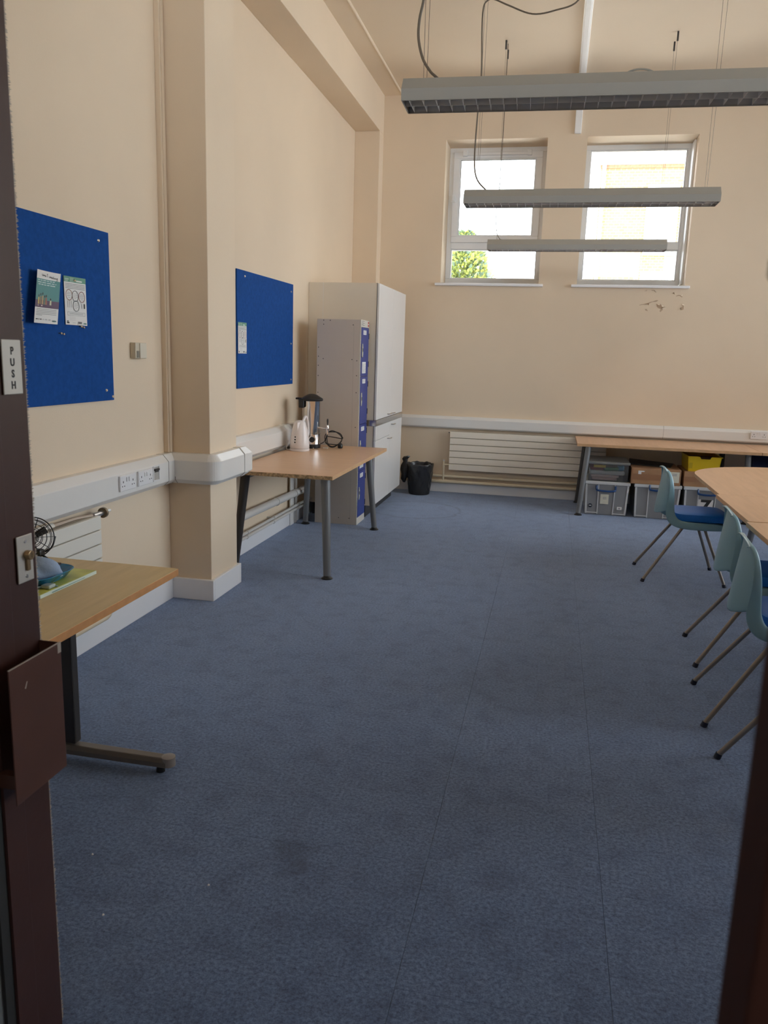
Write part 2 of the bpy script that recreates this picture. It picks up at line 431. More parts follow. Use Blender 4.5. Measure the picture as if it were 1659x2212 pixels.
# peeling paint below the window near the luminaires and a scuff under the beam
plaster = mat('bare_plaster', (.52, .38, .26), .9, noise=.15, nscale=60)
flake_m = mat('curled_paint_flake', (.74, .62, .48), .7)
def peel(pts, raised):
    f = lambda a, c: (a, D - .0006, c); g = lambda a, c: (a, D + .001, c)
    B().prism(pts, f, g).build('bare_patch', plaster, wf)
    n = len(pts)
    for k in raised:
        (x0, z0), (x1, z1) = pts[k], pts[(k + 1) % n]
        mx, mz = (x0 + x1) / 2, (z0 + z1) / 2
        cx = sum(p[0] for p in pts) / n; cz = sum(p[1] for p in pts) / n
        q = [(x0, D - .0008, z0), (x1, D - .0008, z1), (x1 + (cx - x1) * .45, D - .010, z1 + (cz - z1) * .45), (x0 + (cx - x0) * .4, D - .012, z0 + (cz - z0) * .4)]
        B().add(q, [(0, 1, 2, 3)]).build('paint_flake', flake_m, wf, solid=.0012)
def pk(px): return [(.84 + (x - 1381) * .00473, 2.150 - (y - 660) * .00468) for x, y in px]
Z_ = lambda L: [(1380 + x * .0844, 600 + y * .0844) for x, y in L]
peel(pk(Z_([(0, 700), (150, 665), (230, 640), (330, 600), (430, 565), (480, 572), (440, 605), (330, 620), (255, 655), (245, 705), (205, 680), (120, 690), (10, 712)])), [3, 1, 8])
peel(pk(Z_([(440, 660), (520, 655), (580, 700), (640, 730), (695, 750), (620, 810), (560, 880), (535, 850), (560, 800), (480, 770), (450, 730)])), [0, 2, 4])
peel(pk(Z_([(1090, 655), (1160, 680), (1130, 710), (1140, 800), (1070, 822), (1040, 770), (1070, 735), (1105, 740), (1100, 690)])), [0, 4])
peel(pk(Z_([(830, 380), (858, 352), (885, 420), (860, 395)])), [1])
peel(pk(Z_([(905, 452), (960, 428), (1010, 430), (1065, 460), (1080, 420), (1070, 492), (1000, 445), (930, 460)])), [3])
peel(pk(Z_([(90, 335), (140, 322), (180, 300), (150, 335)])), [0])
peel(pk(Z_([(270, 310), (330, 305), (385, 320), (420, 365), (380, 362), (340, 325), (290, 325)])), [2])
peel(pk(Z_([(150, 800), (200, 800), (240, 855), (180, 850)])), [0])

# skirting boards
def skirt(name, label, b): tag(b.build(name, white, bevel=.004), label, 'skirting', kind='structure')
SK = .135
skirt('baseboard_left', 'white skirting along the wall under the nearer notice board', B().box(WL, FY, 0, WL + .022, 4.45, SK))
b = B().box(WL + .022, 4.428, 0, -1.988, 4.45, SK); b.box(-2.01, 4.45, 0, -1.988, 4.862, SK); b.box(WL + .022, 4.862, 0, -1.988, 4.884, SK)
skirt('baseboard_pier', 'white skirting wrapped around the pier', b)
skirt('baseboard_left_back', 'white skirting beneath the pipes behind the table', B().box(WL, 4.862, 0, WL + .022, 8.885, SK))
skirt('baseboard_far', 'white skirting under the long cream radiator', B().box(-2.01, D - .022, 0, WR, D, .115))
skirt('baseboard_right', 'white skirting under the large side windows', B().box(WR - .022, FY, 0, WR, D - .022, SK))

# windows in the end wall
WY = D + .355
def frame_rect(b, x0, x1, z0, z1, t, y0, y1, tb=None):
    tb = t if tb is None else tb
    b.box(x0, y0, z0, x1, y1, z0 + tb); b.box(x0, y0, z1 - t, x1, y1, z1)
    b.box(x0, y0, z0 + tb, x0 + t, y1, z1 - t); b.box(x1 - t, y0, z0 + tb, x1, y1, z1 - t)
gasket = mat('black_gasket', (.03, .03, .03), .6)
def win(name, label, hole, sash):
    x0, x1, z0, z1 = hole
    t = thing(name, label, 'window', ((x0 + x1) / 2, WY, z0), kind='structure')
    zt = 2.80
    b = B(); frame_rect(b, x0, x1, z0 + .03, z1, .052, WY, WY + .07)
    b.box(x0 + .052, WY, zt - .038, x1 - .052, WY + .07, zt + .038)
    b.build('frame', pvc, t, bevel=.004)
    # lower fixed light
    b = B(); frame_rect(b, x0 + .052, x1 - .052, z0 + .082, zt - .038, .012, WY + .012, WY + .05); b.build('glazing_bead', pvc, t, bevel=.004)
    B().box(x0 + .06, WY + .03, z0 + .09, x1 - .06, WY + .036, zt - .046).build('pane', glass, t)
    if sash:
        s = B(); frame_rect(s, x0 + .047, x1 - .047, zt + .033, z1 - .047, .068, WY - .022, WY + .05)
        so = s.build('sash', pvc, t, bevel=.005)
        s = B(); frame_rect(s, x0 + .115, x1 - .115, zt + .101, z1 - .115, .014, WY - .012, WY + .03); s.build('glazing_bead', pvc, so, bevel=.003)
        s = B(); frame_rect(s, x0 + .127, x1 - .127, zt + .113, z1 - .127, .004, WY - .006, WY + .03); s.build('gasket', gasket, so)
        B().box(x0 + .12, WY + .012, zt + .106, x1 - .12, WY + .018, z1 - .12).build('pane', glass, so)
        # restrictor stays and night vent along the head
        v = B().box(x0 + .17, WY - .05, z1 - .088, x1 - .19, WY - .022, z1 - .062); vo = v.build('night_vent', pvc, t, bevel=.003)
        for xx in (x0 + .15, x1 - .22):
            B().box(xx, WY - .055, z1 - .095, xx + .05, WY - .02, z1 - .035).build('vent_bracket', pvc, t, bevel=.003)
        h = B().box(x0 + .035, WY - .05, 3.262, x0 + .085, WY - .02, 3.345)
        ho = h.build('handle_base', pvc, t, bevel=.004)
        B().box(x0 + .05, WY - .065, 3.275, x0 + .078, WY - .05, 3.335).build('lever', pvc, ho, bevel=.004)
    else:
        b = B(); frame_rect(b, x0 + .052, x1 - .052, zt + .038, z1 - .052, .012, WY + .012, WY + .05); b.build('glazing_bead', pvc, t, bevel=.004)
        B().box(x0 + .06, WY + .03, zt + .046, x1 - .06, WY + .036, z1 - .06).build('pane', glass, t)
        b = B().box(x1 - .022, WY - .2, z0 + .03, x1, WY, z1 - .012); b.build('reveal_lining', pvc, t, bevel=.003)
    B().box(x0 - .06, D - .045, z0 - .028, x1 + .048, WY + .01, z0).build('sill', white, t, bevel=.006)
win('window_1', 'white framed window with an opening top sash, over the bin and radiator', WIN_FAR[0], True)
win('window_2', 'white framed fixed window above the peeling paint', WIN_FAR[1], False)
# windows in the side wall
for i, (a, bb, c, d) in enumerate(WIN_RIGHT):
    t = thing('window_%d' % (i + 3), ['large side window nearest the doorway', 'large side window in the middle of the side wall', 'large side window nearest the end wall'][i], 'window', (WR + .2, (a + bb) / 2, c), kind='structure')
    q = B()
    for (p0, p1, s0, s1) in ((a, bb, c, c + .06), (a, bb, d - .06, d), (a, a + .06, c, d), (bb - .06, bb, c, d), (a, bb, 2.75, 2.83), ((a + bb) / 2 - .03, (a + bb) / 2 + .03, c, d)):
        q.box(WR + .15, p0, s0, WR + .22, p1, s1)
    q.build('frame', pvc, t)
    B().box(WR + .18, a + .03, c + .03, WR + .186, bb - .03, d - .03).build('pane', glass, t)
    B().box(WR - .04, a - .05, c - .03, WR + .15, bb + .05, c).build('sill', white, t, bevel=.005)

# unseen clerestory windows added over the doorway to brighten the end wall
for i, (a, bb, c, d) in enumerate(WIN_NEAR):
    t = thing('window_%d' % (i + 6), ['unseen high window added for daylight above the open door leaf', 'unseen high window added for daylight above the closed door leaf', 'unseen high window added for daylight beyond the closed door leaf'][i], 'window', ((a + bb) / 2, FY - .12, c), kind='structure')
    q = B(); frame_rect(q, a, bb, c, d, .05, FY - .15, FY - .09); q.build('frame', pvc, t)
    B().box(a + .03, FY - .122, c + .03, bb - .03, FY - .117, d - .03).build('pane', glass, t)

# ------------------------------------------------------------------ doors
def door_leaf_open():
    X = -1.05; t = thing('door_1', 'dark brown door leaf with push sign, standing open into the room', 'door', (X - .022, .9, 0), kind='structure')
    Ya, Yb, th = .36, 1.440, .044
    st = B().box(X - th, 1.290, -.055, X, Yb, DOOR_Z - .02).build('closing_stile', doorwood, t, bevel=.002)
    # glazing rebate line on the stile face
    B().box(X - .001, 1.290, -.05, X + .0025, 1.352, DOOR_Z - .03).build('rebate_strip', doorwood, st, bevel=.001)
    B().box(X - th, Ya, -.055, X, Ya + .12, DOOR_Z - .02).build('hinge_stile', doorwood, t, bevel=.002)
    B().box(X - th, Ya + .12, -.055, X, 1.29, -.03).build('bottom_rail', doorwood, t)
    B().box(X - th, Ya + .12, DOOR_Z - .2, X, 1.29, DOOR_Z - .02).build('top_rail', doorwood, t)
    B().box(X - .034, Ya + .12, -.03, X - .012, 1.262, DOOR_Z - .2).build('panel', doorpanel, t)
    B().box(X - .034, 1.262, -.03, X - .004, 1.290, DOOR_Z - .2).build('glazing_bead', gasket, t)
    # ragged draught brush along the closing edge
    brushm = mat('draught_brush_pile', (.42, .37, .32), .95)
    rb = random.Random(3); vs = []; fs = []
    N = 1500; zmax = DOOR_Z - .03
    for i in range(N):
        z = -.05 + (zmax + .06) * i / N; l = .004 + .006 * rb.random(); dz = rb.uniform(-.003, .003); xx = X - .0025 + rb.uniform(-.002, .0015)
        k = len(vs); vs += [(xx, Yb, z), (xx, Yb, z + .0036), (xx, Yb + l, z + .002 + dz), (xx - .0015, Yb, z + .0016)]
        fs += [(k, k + 1, k + 2), (k + 1, k + 3, k + 2), (k + 3, k, k + 2)]
    bo = B().add(vs, fs).build('draught_brush', brushm, t); bo['kind'] = 'stuff'
    # PUSH plate
    p = B().box(X + .0025, 1.366, 1.451, X + .0055, 1.4225, 1.557).build('push_sign', mat('white_sign_plastic', (.80, .79, .74), .35), t, bevel=.0015)
    for k, ch in enumerate('PUSH'):
        b = B(); zc = 1.535 - k * .0222
        lettering(b, ch, .0205, lambda a, c, e: (X + .0058 + e, 1.3945 + a * .9, zc + c), offset=.0006)
        b.build('letter', ink, p)
    # cylinder lock on a plate
    pl = B().box(X + .0025, 1.374, 1.064, X + .0055, 1.4235, 1.163).build('lock_plate', mat('satin_lock_plate', (.66, .63, .58), .35, metal=.5), t, bevel=.002)
    brass = mat('worn_brass_cylinder', (.42, .30, .17), .3, metal=.9)
    b = B().cyl((X + .0055, 1.4025, 1.121), (X + .018, 1.4025, 1.121), .0098, n=20); b.box(X + .0055, 1.3975, 1.088, X + .011, 1.4075, 1.117)
    cyo = b.build('lock_cylinder', brass, pl, bevel=.001)
    B().box(X + .0182, 1.4017, 1.116, X + .0186, 1.40258, 1.126).build('keyway', ink, pl)
    for zz in (1.150, 1.076): B().cyl((X + .0055, 1.3995, zz), (X + .0075, 1.3995, zz), .0042, .003, n=12).build('screw', brushed, pl)
    # folded steel latch guard standing off the face
    Xp = -1.0
    prof = [(X - .002, 1.437), (Xp, 1.437), (Xp, 1.268), (Xp - .003, 1.268), (Xp - .003, 1.434), (X - .002, 1.434)]
    gm = mat('brown_painted_steel', (.095, .040, .028), .33, noise=.1, nscale=8)
    b = B().prism(prof, lambda a, c: (a, c, .632), lambda a, c: (a, c, .922))
    go = b.build('latch_guard', gm, t, bevel=.0008)
    worn = mat('worn_paint_edge', (.42, .36, .31), .5)
    B().box(Xp - .003, 1.268, .9215, Xp + .0004, 1.437, .9232).build('worn_edge', worn, go)
    B().box(Xp, 1.425, .900, Xp + .0004, 1.4372, .9225).build('paint_chip', worn, go)
    B().add([(Xp + .0005, 1.312, .868), (Xp + .0005, 1.319, .881), (Xp + .0005, 1.322, .880), (Xp + .0005, 1.316, .866)], [(0, 1, 2, 3)]).build('paint_chip', worn, go)
    B().box(X, 1.28, .66, Xp - .003, 1.30, .69).build('guard_bracket', gm, go)
    # the leaf as measured: 1.05 m wide, 2.2 m high
    K = .962
    for o in [c for c in t.children] + [g for c in t.children for g in c.children]:
        for v in o.data.vertices:
            q = v.co + ORG[t.name]; v.co = Vector((q.x * K, q.y * K, CAM_Z + (q.z - CAM_Z) * K)) - ORG[t.name]
    return t
door_leaf_open()
doorwood2 = mat('dark_brown_door_matt', (.085, .034, .027), .75, noise=.1, nscale=5, spec=.2)
t = thing('door_2', 'closed dark brown door leaf, blurred at the lower right edge', 'door', (.66, .33, 0), kind='structure')
B().box(.0965, .306, .006, .235, .35, DOOR_Z - .02).build('closing_stile', doorwood2, t, bevel=.003)
B().box(1.09, .306, .006, 1.21, .35, DOOR_Z - .02).build('hinge_stile', doorwood2, t, bevel=.003)
B().box(.235, .306, .006, 1.09, .35, 1.05).build('lower_panel', doorwood2, t)
B().box(.235, .306, DOOR_Z - .2, 1.09, .35, DOOR_Z - .02).build('top_rail', doorwood2, t)
B().box(.235, .322, 1.05, 1.09, .334, DOOR_Z - .2).build('glass', mat_glass('door_glass', (.8, .82, .82)), t)
lt = B().lathe([(.0001, -.008), (.005, -.007), (.008, -.003), (.008, .003), (.005, .007), (.0001, .008)], (.0885, .352, 1.5885), 16)
lt.build('roller_latch', mat('brown_latch', (.16, .06, .03), .4), t, smooth=True)
b = B(); b.box(DOOR_X0, FY - .24, 0, DOOR_X0 + .03, FY + .01, DOOR_Z); b.box(DOOR_X1 - .04, FY - .24, 0, DOOR_X1, FY + .01, DOOR_Z); b.box(DOOR_X0, FY - .24, DOOR_Z - .018, DOOR_X1, FY + .01, DOOR_Z)
tag(b.build('trim_2', doorwood), 'dark brown frame around the double doorway', 'door frame', kind='structure')

# ------------------------------------------------------------------ trunking, sockets, pipes
PROF = [(0, .745), (.05, .745), (.08, .772), (.08, .888), (.045, .928), (0, .928)]
def trunk(name, label, path, prof=PROF, m=trunk_m):
    """path: (x, y, nx, ny) wall points with (mitred) outward normals"""
    b = B(); b.sweep(prof, path, lambda d, z, p: (p[0] + p[2] * d, p[1] + p[3] * d, z))
    return tag(b.build(name, m, bevel=.003), label, 'trunking')
tl = trunk('cable_trunking', 'white dado trunking with two double sockets, nearest the door', [(WL, .36, 1, 0), (WL, 4.30, 1, 0)])
tp = trunk('cable_trunking', 'white dado trunking bent around the pier', [(WL, 4.3005, 1, 0), (WL, 4.36, 1, 0), (WL, 4.42, 1, -.25), (WL, 4.45, 1, -1), (WL + .03, 4.45, .25, -1)] + [(-2.01, 4.45, math.sin(q_), -math.cos(q_)) for q_ in [math.pi / 2 * k_ / 8 for k_ in range(9)]] + [(-2.01, 4.862, 1, .15), (-2.01, 4.862, 1, 1), (-2.04, 4.862, .15, 1), (WL, 4.862, 1, 1)])
tb = trunk('cable_trunking', 'white dado trunking behind the table with the kettle', [(WL, 4.945, 1, 0), (WL, 6.90, 1, 0)])
PF = [(0, .745), (.042, .745), (.06, .762), (.06, .852), (.04, .883), (0, .883)]
tf = trunk('cable_trunking', 'white dado trunking along the end wall above the radiator', [(-2.0, D, 0, -1), (WR, D, 0, -1)], PF)
line = mat('joint_shadow_gap', (.10, .09, .08), .8)
def ring(parent, path, prof, name='joint_cover', m=trunk_m, grow=.0035):
    pr = [(0, prof[1][1] - grow)] + [(d + grow, z + (grow if z > .82 else -grow)) for d, z in prof[1:-1]] + [(0, prof[-2][1] + grow)]
    pr = [(d + (grow if d else 0), z + (grow if z > .82 else -grow)) for d, z in prof]
    b = B(); b.sweep(pr, path, lambda d, z, p: (p[0] + p[2] * d, p[1] + p[3] * d, z)); return b.build(name, m, parent, bevel=.002)
for ya, yb in ((6.46, 6.50), (6.54, 6.60), (5.02, 5.10)): ring(tb, [(WL, ya, 1, 0), (WL, yb, 1, 0)], PROF)
ring(tl, [(WL, 4.292, 1, 0), (WL, 4.2985, 1, 0)], PROF, 'joint_seam', line, .0006)
ring(tp, [(-2.01, 4.80, 1, 0), (-2.01, 4.804, 1, 0)], PROF, 'joint_seam', line, .0006)
ring(tp, [(-2.01, 4.806, 1, 0), (-2.01, 4.86, 1, 0)], PROF, 'joint_cover')
ring(tp, [(-2.20, 4.45, 0, -1), (-2.204, 4.45, 0, -1)], [(.035, .745), (.05, .745), (.08, .772), (.08, .79), (.05, .79)], 'joint_seam', line, .0008)
ring(tf, [(1.20, D, 0, -1), (1.2025, D, 0, -1)], PF, 'joint_seam', line, .0006)

sockm = mat('white_socket_plastic', (.80, .80, .82), .28)
def socket(label, f, w=.160, h=.084, group=None):
    """f(u, v, d): u along wall, v up, d out of the wall face; origin at plate centre"""
    t = thing('power_socket', label, 'socket', f(0, -h / 2, 0))
    def bx(name, u0, u1, v0, v1, d0, d1, m, par, bev=.0015):
        p = [f(u, v, d) for d in (d0, d1) for u, v in ((u0, v0), (u1, v0), (u1, v1), (u0, v1))]
        return B().hexa(p[:4], p[4:]).build(name, m, par, bevel=bev)
    pl = bx('face_plate', -w / 2, w / 2, -h / 2, h / 2, 0, .011, sockm, t, .003)
    for c in (-1, 1):
        bx('rocker_switch', c * .012 - .007, c * .012 + .007, .006, .030, .011, .016, sockm, t)
        u = c * w * .31
        bx('earth_hole', u - .003, u + .003, .002, .013, .0112, .0116, ink, pl, 0)
        bx('pin_hole', u - .014, u - .007, -.018, -.0125, .0112, .0116, ink, pl, 0)
        bx('pin_hole', u + .007, u + .014, -.018, -.0125, .0112, .0116, ink, pl, 0)
        bx('plate_screw', c * w * .45 - .002, c * w * .45 + .002, -.003, .003, .0112, .0118, brushed, pl, 0)
    return t
XS = WL + .0803
socket('white double socket farther from the pier on the trunking', lambda u, v, d: (XS + d, 3.812 + u, .838 + v))
socket('white double socket nearer the pier on the trunking', lambda u, v, d: (XS + d, 4.003 + u, .838 + v))
socket('white double socket on the end wall trunking by the right edge', lambda u, v, d: (2.165 + u, D - .0603 - d, .833 + v), .165)
t = thing('data_outlet', 'small recessed data outlet beside the double sockets', 'socket', (XS, 4.137, .796))
fr = B(); [fr.box(XS, a, c, XS + .006, e, g) for a, c, e, g in ((4.100, .796, 4.106, .884), (4.168, .796, 4.174, .884), (4.106, .796, 4.168, .803), (4.106, .878, 4.168, .884))]
fr.build('face_frame', sockm, t, bevel=.001)
B().box(XS, 4.106, .803, XS + .0015, 4.168, .878).build('shutter', mat('outlet_grey', (.45, .43, .40), .5), t)
B().box(XS + .0015, 4.112, .857, XS + .012, 4.162, .868).build('port', darkgrey, t)
B().box(XS + .0015, 4.120, .848, XS + .006, 4.160, .853).build('port', darkgrey, t)

# wall sensor beside the notice board
t = thing('wall_sensor', 'small cream wall control box beside the nearer notice board', 'sensor', (WL, 4.10, 1.487))
sm_ = mat('aged_cream_plastic', (.62, .56, .44), .45)
B().prism([(4.035, 1.488), (4.150, 1.488), (4.150, 1.575), (4.035, 1.575)], lambda a, c: (WL, a, c), lambda a, c: (WL + .034, a, c)).build('body', sm_, t, bevel=.004)
B().box(WL + .034, 4.075, 1.490, WL + .040, 4.146, 1.573).build('cover', mat('aged_cream_plastic_light', (.70, .65, .54), .4), t, bevel=.003)
B().box(WL + .034, 4.045, 1.494, WL + .037, 4.070, 1.530).build('grille', mat('sensor_grey', (.26, .24, .20), .6), t)

# vertical conduits
b = B().box(WL, 4.395, .93, WL + .030, 4.4495, 3.906); b2 = B().box(WL + .030, 4.408, .93, WL + .036, 4.438, 3.906)
t = thing('cable_conduit', 'tall cream conduit in the corner beside the pier', 'conduit', (WL, 4.42, .93)); b.build('back_channel', cream, t, bevel=.002); b2.build('cover_strip', cream, t, bevel=.002)
t = thing('cable_conduit', 'short white conduit below the trunking behind the table', 'conduit', (WL + .02, 6.78, 0))
B().box(WL + .0222, 6.70, 0, WL + .034, 6.80, .744).build('back_channel', trunk_m, t, bevel=.003)
B().box(WL + .0222, 6.82, 0, WL + .039, 6.87, .744).build('cover_strip', trunk_m, t, bevel=.003)

def pipe(name, label, pts, r, m, clips=(), n=12):
    if not clips: return tag(B().tube(pts, r, n).build(name, m, smooth=True), label, 'pipe')
    p0 = Vector(pts[0]); t = thing(name, label, 'pipe', pts[0])
    B().tube(pts, r, n).build('pipe_run', m, t, smooth=True)
    for c in clips:
        c = Vector(c); ax = (Vector(pts[-1]) - Vector(pts[0])).normalized()
        q = B().cyl(c - ax * .012, c + ax * .012, r + .004, n=14)
        o = Vector((-1, 0, 0)) if abs(ax.y) > .5 else Vector((0, 1, 0))
        e = c + o * (abs(c.x - WL) if abs(ax.y) > .5 else abs(D - c.y)); q.cyl(c, e, .006, n=8)
        q.build('pipe_clip', m, t, smooth=True)
    return t
whitepipe = mat('white_pipe_paint', (.70, .68, .65), .35)
pipe('waste_pipe', 'thick white pipe sloping along the wall under the kettle table', [(-2.215, 4.90, .335), (-2.215, 6.95, .295), (-2.215, 7.05, .294)], .032, whitepipe, [(-2.215, 6.22, .309), (-2.215, 6.70, .30)])
pipe('heating_pipe', 'upper thin pipe above the skirting under the kettle table', [(-2.222, 4.90, .182), (-2.222, 7.2, .175)], .0125, whitepipe, [(-2.222, 5.58, .18), (-2.222, 6.18, .178), (-2.222, 6.86, .176)])
pipe('heating_pipe', 'lower thin pipe close to the skirting under the kettle table', [(-2.232, 4.90, .142), (-2.232, 7.2, .137)], .0125, whitepipe, [(-2.232, 5.60, .14), (-2.232, 6.20, .139)])
pipe('heating_pipe', 'cream pipe low on the wall under the nearer desk', [(-2.205, 1.0, .172), (-2.205, 3.56, .163), (-2.212, 3.60, .163), (-2.285, 3.615, .163)], .019, creampipe)
pipe('heating_pipe', 'second cream pipe behind the pipe under the nearer desk', [(-2.25, 1.0, .205), (-2.25, 3.54, .196), (-2.285, 3.57, .196)], .014, creampipe)
pipe('heating_pipe', 'upper cream pipe running below the end wall radiator', [(-1.62, 9.015, .195), (2.6, 9.015, .195)], .017, creampipe)
pipe('heating_pipe', 'lower cream pipe just above the end wall skirting', [(-1.62, 9.005, .132), (2.6, 9.005, .132)], .019, creampipe)

# radiators
def far_radiator():
    x0, x1, z0, z1 = -1.113, .62, .275, .722; n = 6; h = (z1 - z0) / n
    t = thing('radiator', 'long low cream flat panel radiator on the end wall', 'radiator', ((x0 + x1) / 2, 8.98, z0))
    for k in range(n):
        za = z0 + k * h
        if k == 0: s0 = B().box(x0, 8.972, za, x1, 9.0, za + h - .0075).build('panel_slat', radm, t, bevel=.002)
        else: c = share(s0, (0, 0, k * h), t)
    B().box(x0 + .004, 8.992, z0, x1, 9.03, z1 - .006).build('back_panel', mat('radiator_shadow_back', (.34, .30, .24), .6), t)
    for xx in (-.8, .3): B().box(xx, 9.03, .35, xx + .03, D, .66).build('wall_bracket', radm, t)
    b = B().tube([(x0 + .01, 8.99, .330), (x0 - .055, 8.99, .330)], .009, 10); b.build('valve_tail', creampipe, t, smooth=True)
    v = B().cyl((x0 - .062, 8.995, .30), (x0 - .062, 8.995, .372), .014, n=12).build('valve', creampipe, t, smooth=True)
    B().cyl((x0 - .062, 8.995, .372), (x0 - .062, 8.995, .386), .011, n=8).build('valve_cap', brushed, v, smooth=True)
    B().tube([(x0 - .062, 8.998, .30), (x0 - .062, 9.002, .136)], .011, 10).build('feed_pipe', creampipe, t, smooth=True)
    B().cyl((x0 - .105, 9.005, .132), (x0 - .02, 9.005, .132), .024, n=12).build('tee_joint', creampipe, t, smooth=True)
    B().cyl((x0 - .008, 8.985, z1 - .02), (x0 - .02, 8.985, z1 - .02), .006, n=8).build('bleed_screw', darkgrey, t)
far_radiator()
def left_radiator():
    y0, y1, z0, z1 = 1.2, 3.53, .20, .716; n = 7; h = (z1 - z0) / n
    t = thing('radiator', 'white flat panel radiator behind the fan desk', 'radiator', (-2.2, (y0 + y1) / 2, z0))
    for k in range(n):
        za = z0 + k * h
        if k == 0: s0 = B().box(-2.212, y0, za, -2.190, y1, za + h - .006).build('panel_slat', radw, t, bevel=.0025)
        else: share(s0, (0, 0, k * h), t)
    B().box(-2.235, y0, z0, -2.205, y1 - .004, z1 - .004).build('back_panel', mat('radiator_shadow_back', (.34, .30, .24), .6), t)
    for yy in (1.8, 3.0): B().box(WL, yy, .3, -2.235, yy + .03, .6).build('wall_bracket', radw, t)
    B().tube([(-2.255, y0, .712), (-2.255, 3.22, .712)], .018, 12).build('top_header', radw, t, smooth=True)
    B().tube([(-2.255, 3.23, .712), (-2.255, 3.40, .712), (-2.235, 3.46, .712), (-2.22, 3.50, .712)], .010, 10).build('copper_tail', mat('dull_painted_tail', (.58, .47, .38), .4), t, smooth=True)
    v = B().cyl((-2.215, 3.50, .712), (-2.215, 3.585, .712), .013, n=12).build('valve', brushed, t, smooth=True)
    B().cyl((-2.215, 3.585, .712), (-2.215, 3.60, .712), .027, n=18).build('valve_wheel', mat('valve_bronze', (.28, .23, .16), .35, metal=.7), v, smooth=True)
    B().cyl((-2.215, 3.60, .712), (-2.215, 3.655, .714), .008, n=10).build('valve_spindle', pvc, v, smooth=True)
    B().box(-2.225, 3.53, .655, -2.205, 3.555, .70).build('valve_elbow', brushed, v, bevel=.004)
left_radiator()

# ceiling conduit
t = thing('ceiling_conduit', 'white cable conduit along the ceiling and down the end wall between the windows', 'conduit', (.06, 6, ZC - .05))
B().box(.030, FY, ZC - .035, .100, D, ZC - .0005).build('ceiling_run', pvc, t, bevel=.006)
B().box(.030, D - .035, 3.872, .100, D - .0005, ZC - .035).build('wall_drop', pvc, t, bevel=.006)
B().box(.044, FY, ZC - .041, .086, D - .03, ZC - .035).build('cover_strip', pvc, t, bevel=.003)

# ------------------------------------------------------------------ hanging luminaires
reflm = mat('satin_reflector', (.90, .90, .89), .22, metal=.5)
def luminaire(label, xc, yc, rz, Zb=2.55, L=1.60):
    t = thing('pendant_luminaire', label, 'light fitting', (xc, yc, Zb), rz, 'linear luminaires hung from the ceiling')
    ORG[t.name] = Vector((0, 0, 0)); hx = L / 2
    # hollow housing, open at the bottom: outline in (y, z)
    out = [(-.0895, 0), (-.094, .042), (-.052, .092), (.052, .092), (.094, .042), (.0895, 0)]
    inn = [(.0865, .0), (.090, .041), (.050, .088), (-.050, .088), (-.090, .041), (-.0865, 0)]
    B().prism(out + inn, lambda a, c: (-hx, a, c), lambda a, c: (hx, a, c)).build('housing', lamphouse, t)
    for s in (-1, 1):
        B().prism(out, lambda a, c: (s * hx, a, c), lambda a, c: (s * (hx + .003), a, c)).build('end_cap', lamphouse, t)
    rp = [(-.084, .036), (-.045, .078), (0, .058), (.045, .078), (.084, .036), (.084, .039), (.045, .082), (0, .062), (-.045, .082), (-.084, .039)]
    B().prism(rp, lambda a, c: (-hx + .004, a, c), lambda a, c: (hx - .004, a, c)).build('reflector', reflm, t)
    for s in (-1, 1): B().box(-hx + .004, s * .0855, .004, hx - .004, s * .0862, .037).build('side_reflector', reflm, t)
    for s in (-1, 1):
        B().cyl((-hx + .03, s * .043, .054), (hx - .03, s * .043, .054), .008, n=10).build('fluorescent_tube', tube_m, t, smooth=True)
    n = 30; first = None
    for k in range(n):
        x = -hx + .026 + (L - .052) * k / (n - 1)
        if first is None:
            first = B().add([(x - .0006, -.085, .002), (x - .0006, .085, .002), (x - .0006, .085, .034), (x - .0006, -.085, .034),
                             (x + .0006, -.085, .002), (x + .0006, .085, .002), (x + .0006, .085, .034), (x + .0006, -.085, .034)],
                            [(0, 1, 2, 3), (7, 6, 5, 4), (0, 4, 5, 1), (2, 6, 7, 3), (1, 5, 6, 2), (0, 3, 7, 4)]).build('louvre_blade', lampgrey2, t)
        else: share(first, (x - (-hx + .026), 0, 0), t)
    B().box(-hx + .003, -.001, .002, hx - .003, .001, .030).build('louvre_spine', lampgrey2, t)
    for s in (-1, 1): B().box(-hx, s * .0865 - .0025, -.001, hx, s * .0865 + .0025, .005).build('louvre_edge', lamphouse, t)
    for sx in (-1, 1):
        for sy in (-1, 1):
            px, py = sx * .725, sy * .115
            wo = B().cyl((sx * .722, sy * .045, .09), (px, py, ZC - Zb - .05), .0011, n=6).build('suspension_wire', wirem, t)
            B().cyl((px, py, ZC - Zb - .075), (px, py, ZC - Zb), .008, n=10).build('ceiling_gripper', darkgrey, wo)
    return t
def smooth_path(pts, k=6):
    P = [Vector(p) for p in pts]; out = []
    for i in range(len(P) - 1):
        a = P[max(i - 1, 0)]; b_ = P[i]; c = P[i + 1]; d = P[min(i + 2, len(P) - 1)]
        for j in range(k):
            s = j / k
            out.append(.5 * ((2 * b_) + (c - a) * s + (2 * a - 5 * b_ + 4 * c - d) * s * s + (3 * b_ - a - 3 * c + d) * s ** 3))
    out.append(P[-1]); return out
l1 = luminaire('grey louvred luminaire nearest the door, cut by the right edge of the photo', .125, 3.462, R(1.5))
l2 = luminaire('grey louvred luminaire in the middle of the three', .134, 5.60, 0)
l3 = luminaire('grey louvred luminaire farthest away, just before the windows', .105, 7.84, R(-.6))
def cable(t, pts, xc, yc, Zb=2.55, r=.0055):
    B().tube(smooth_path([(x - xc, y - yc, z - Zb) for x, y, z in pts]), r, 8).build('power_cable', cablem, t, smooth=True)
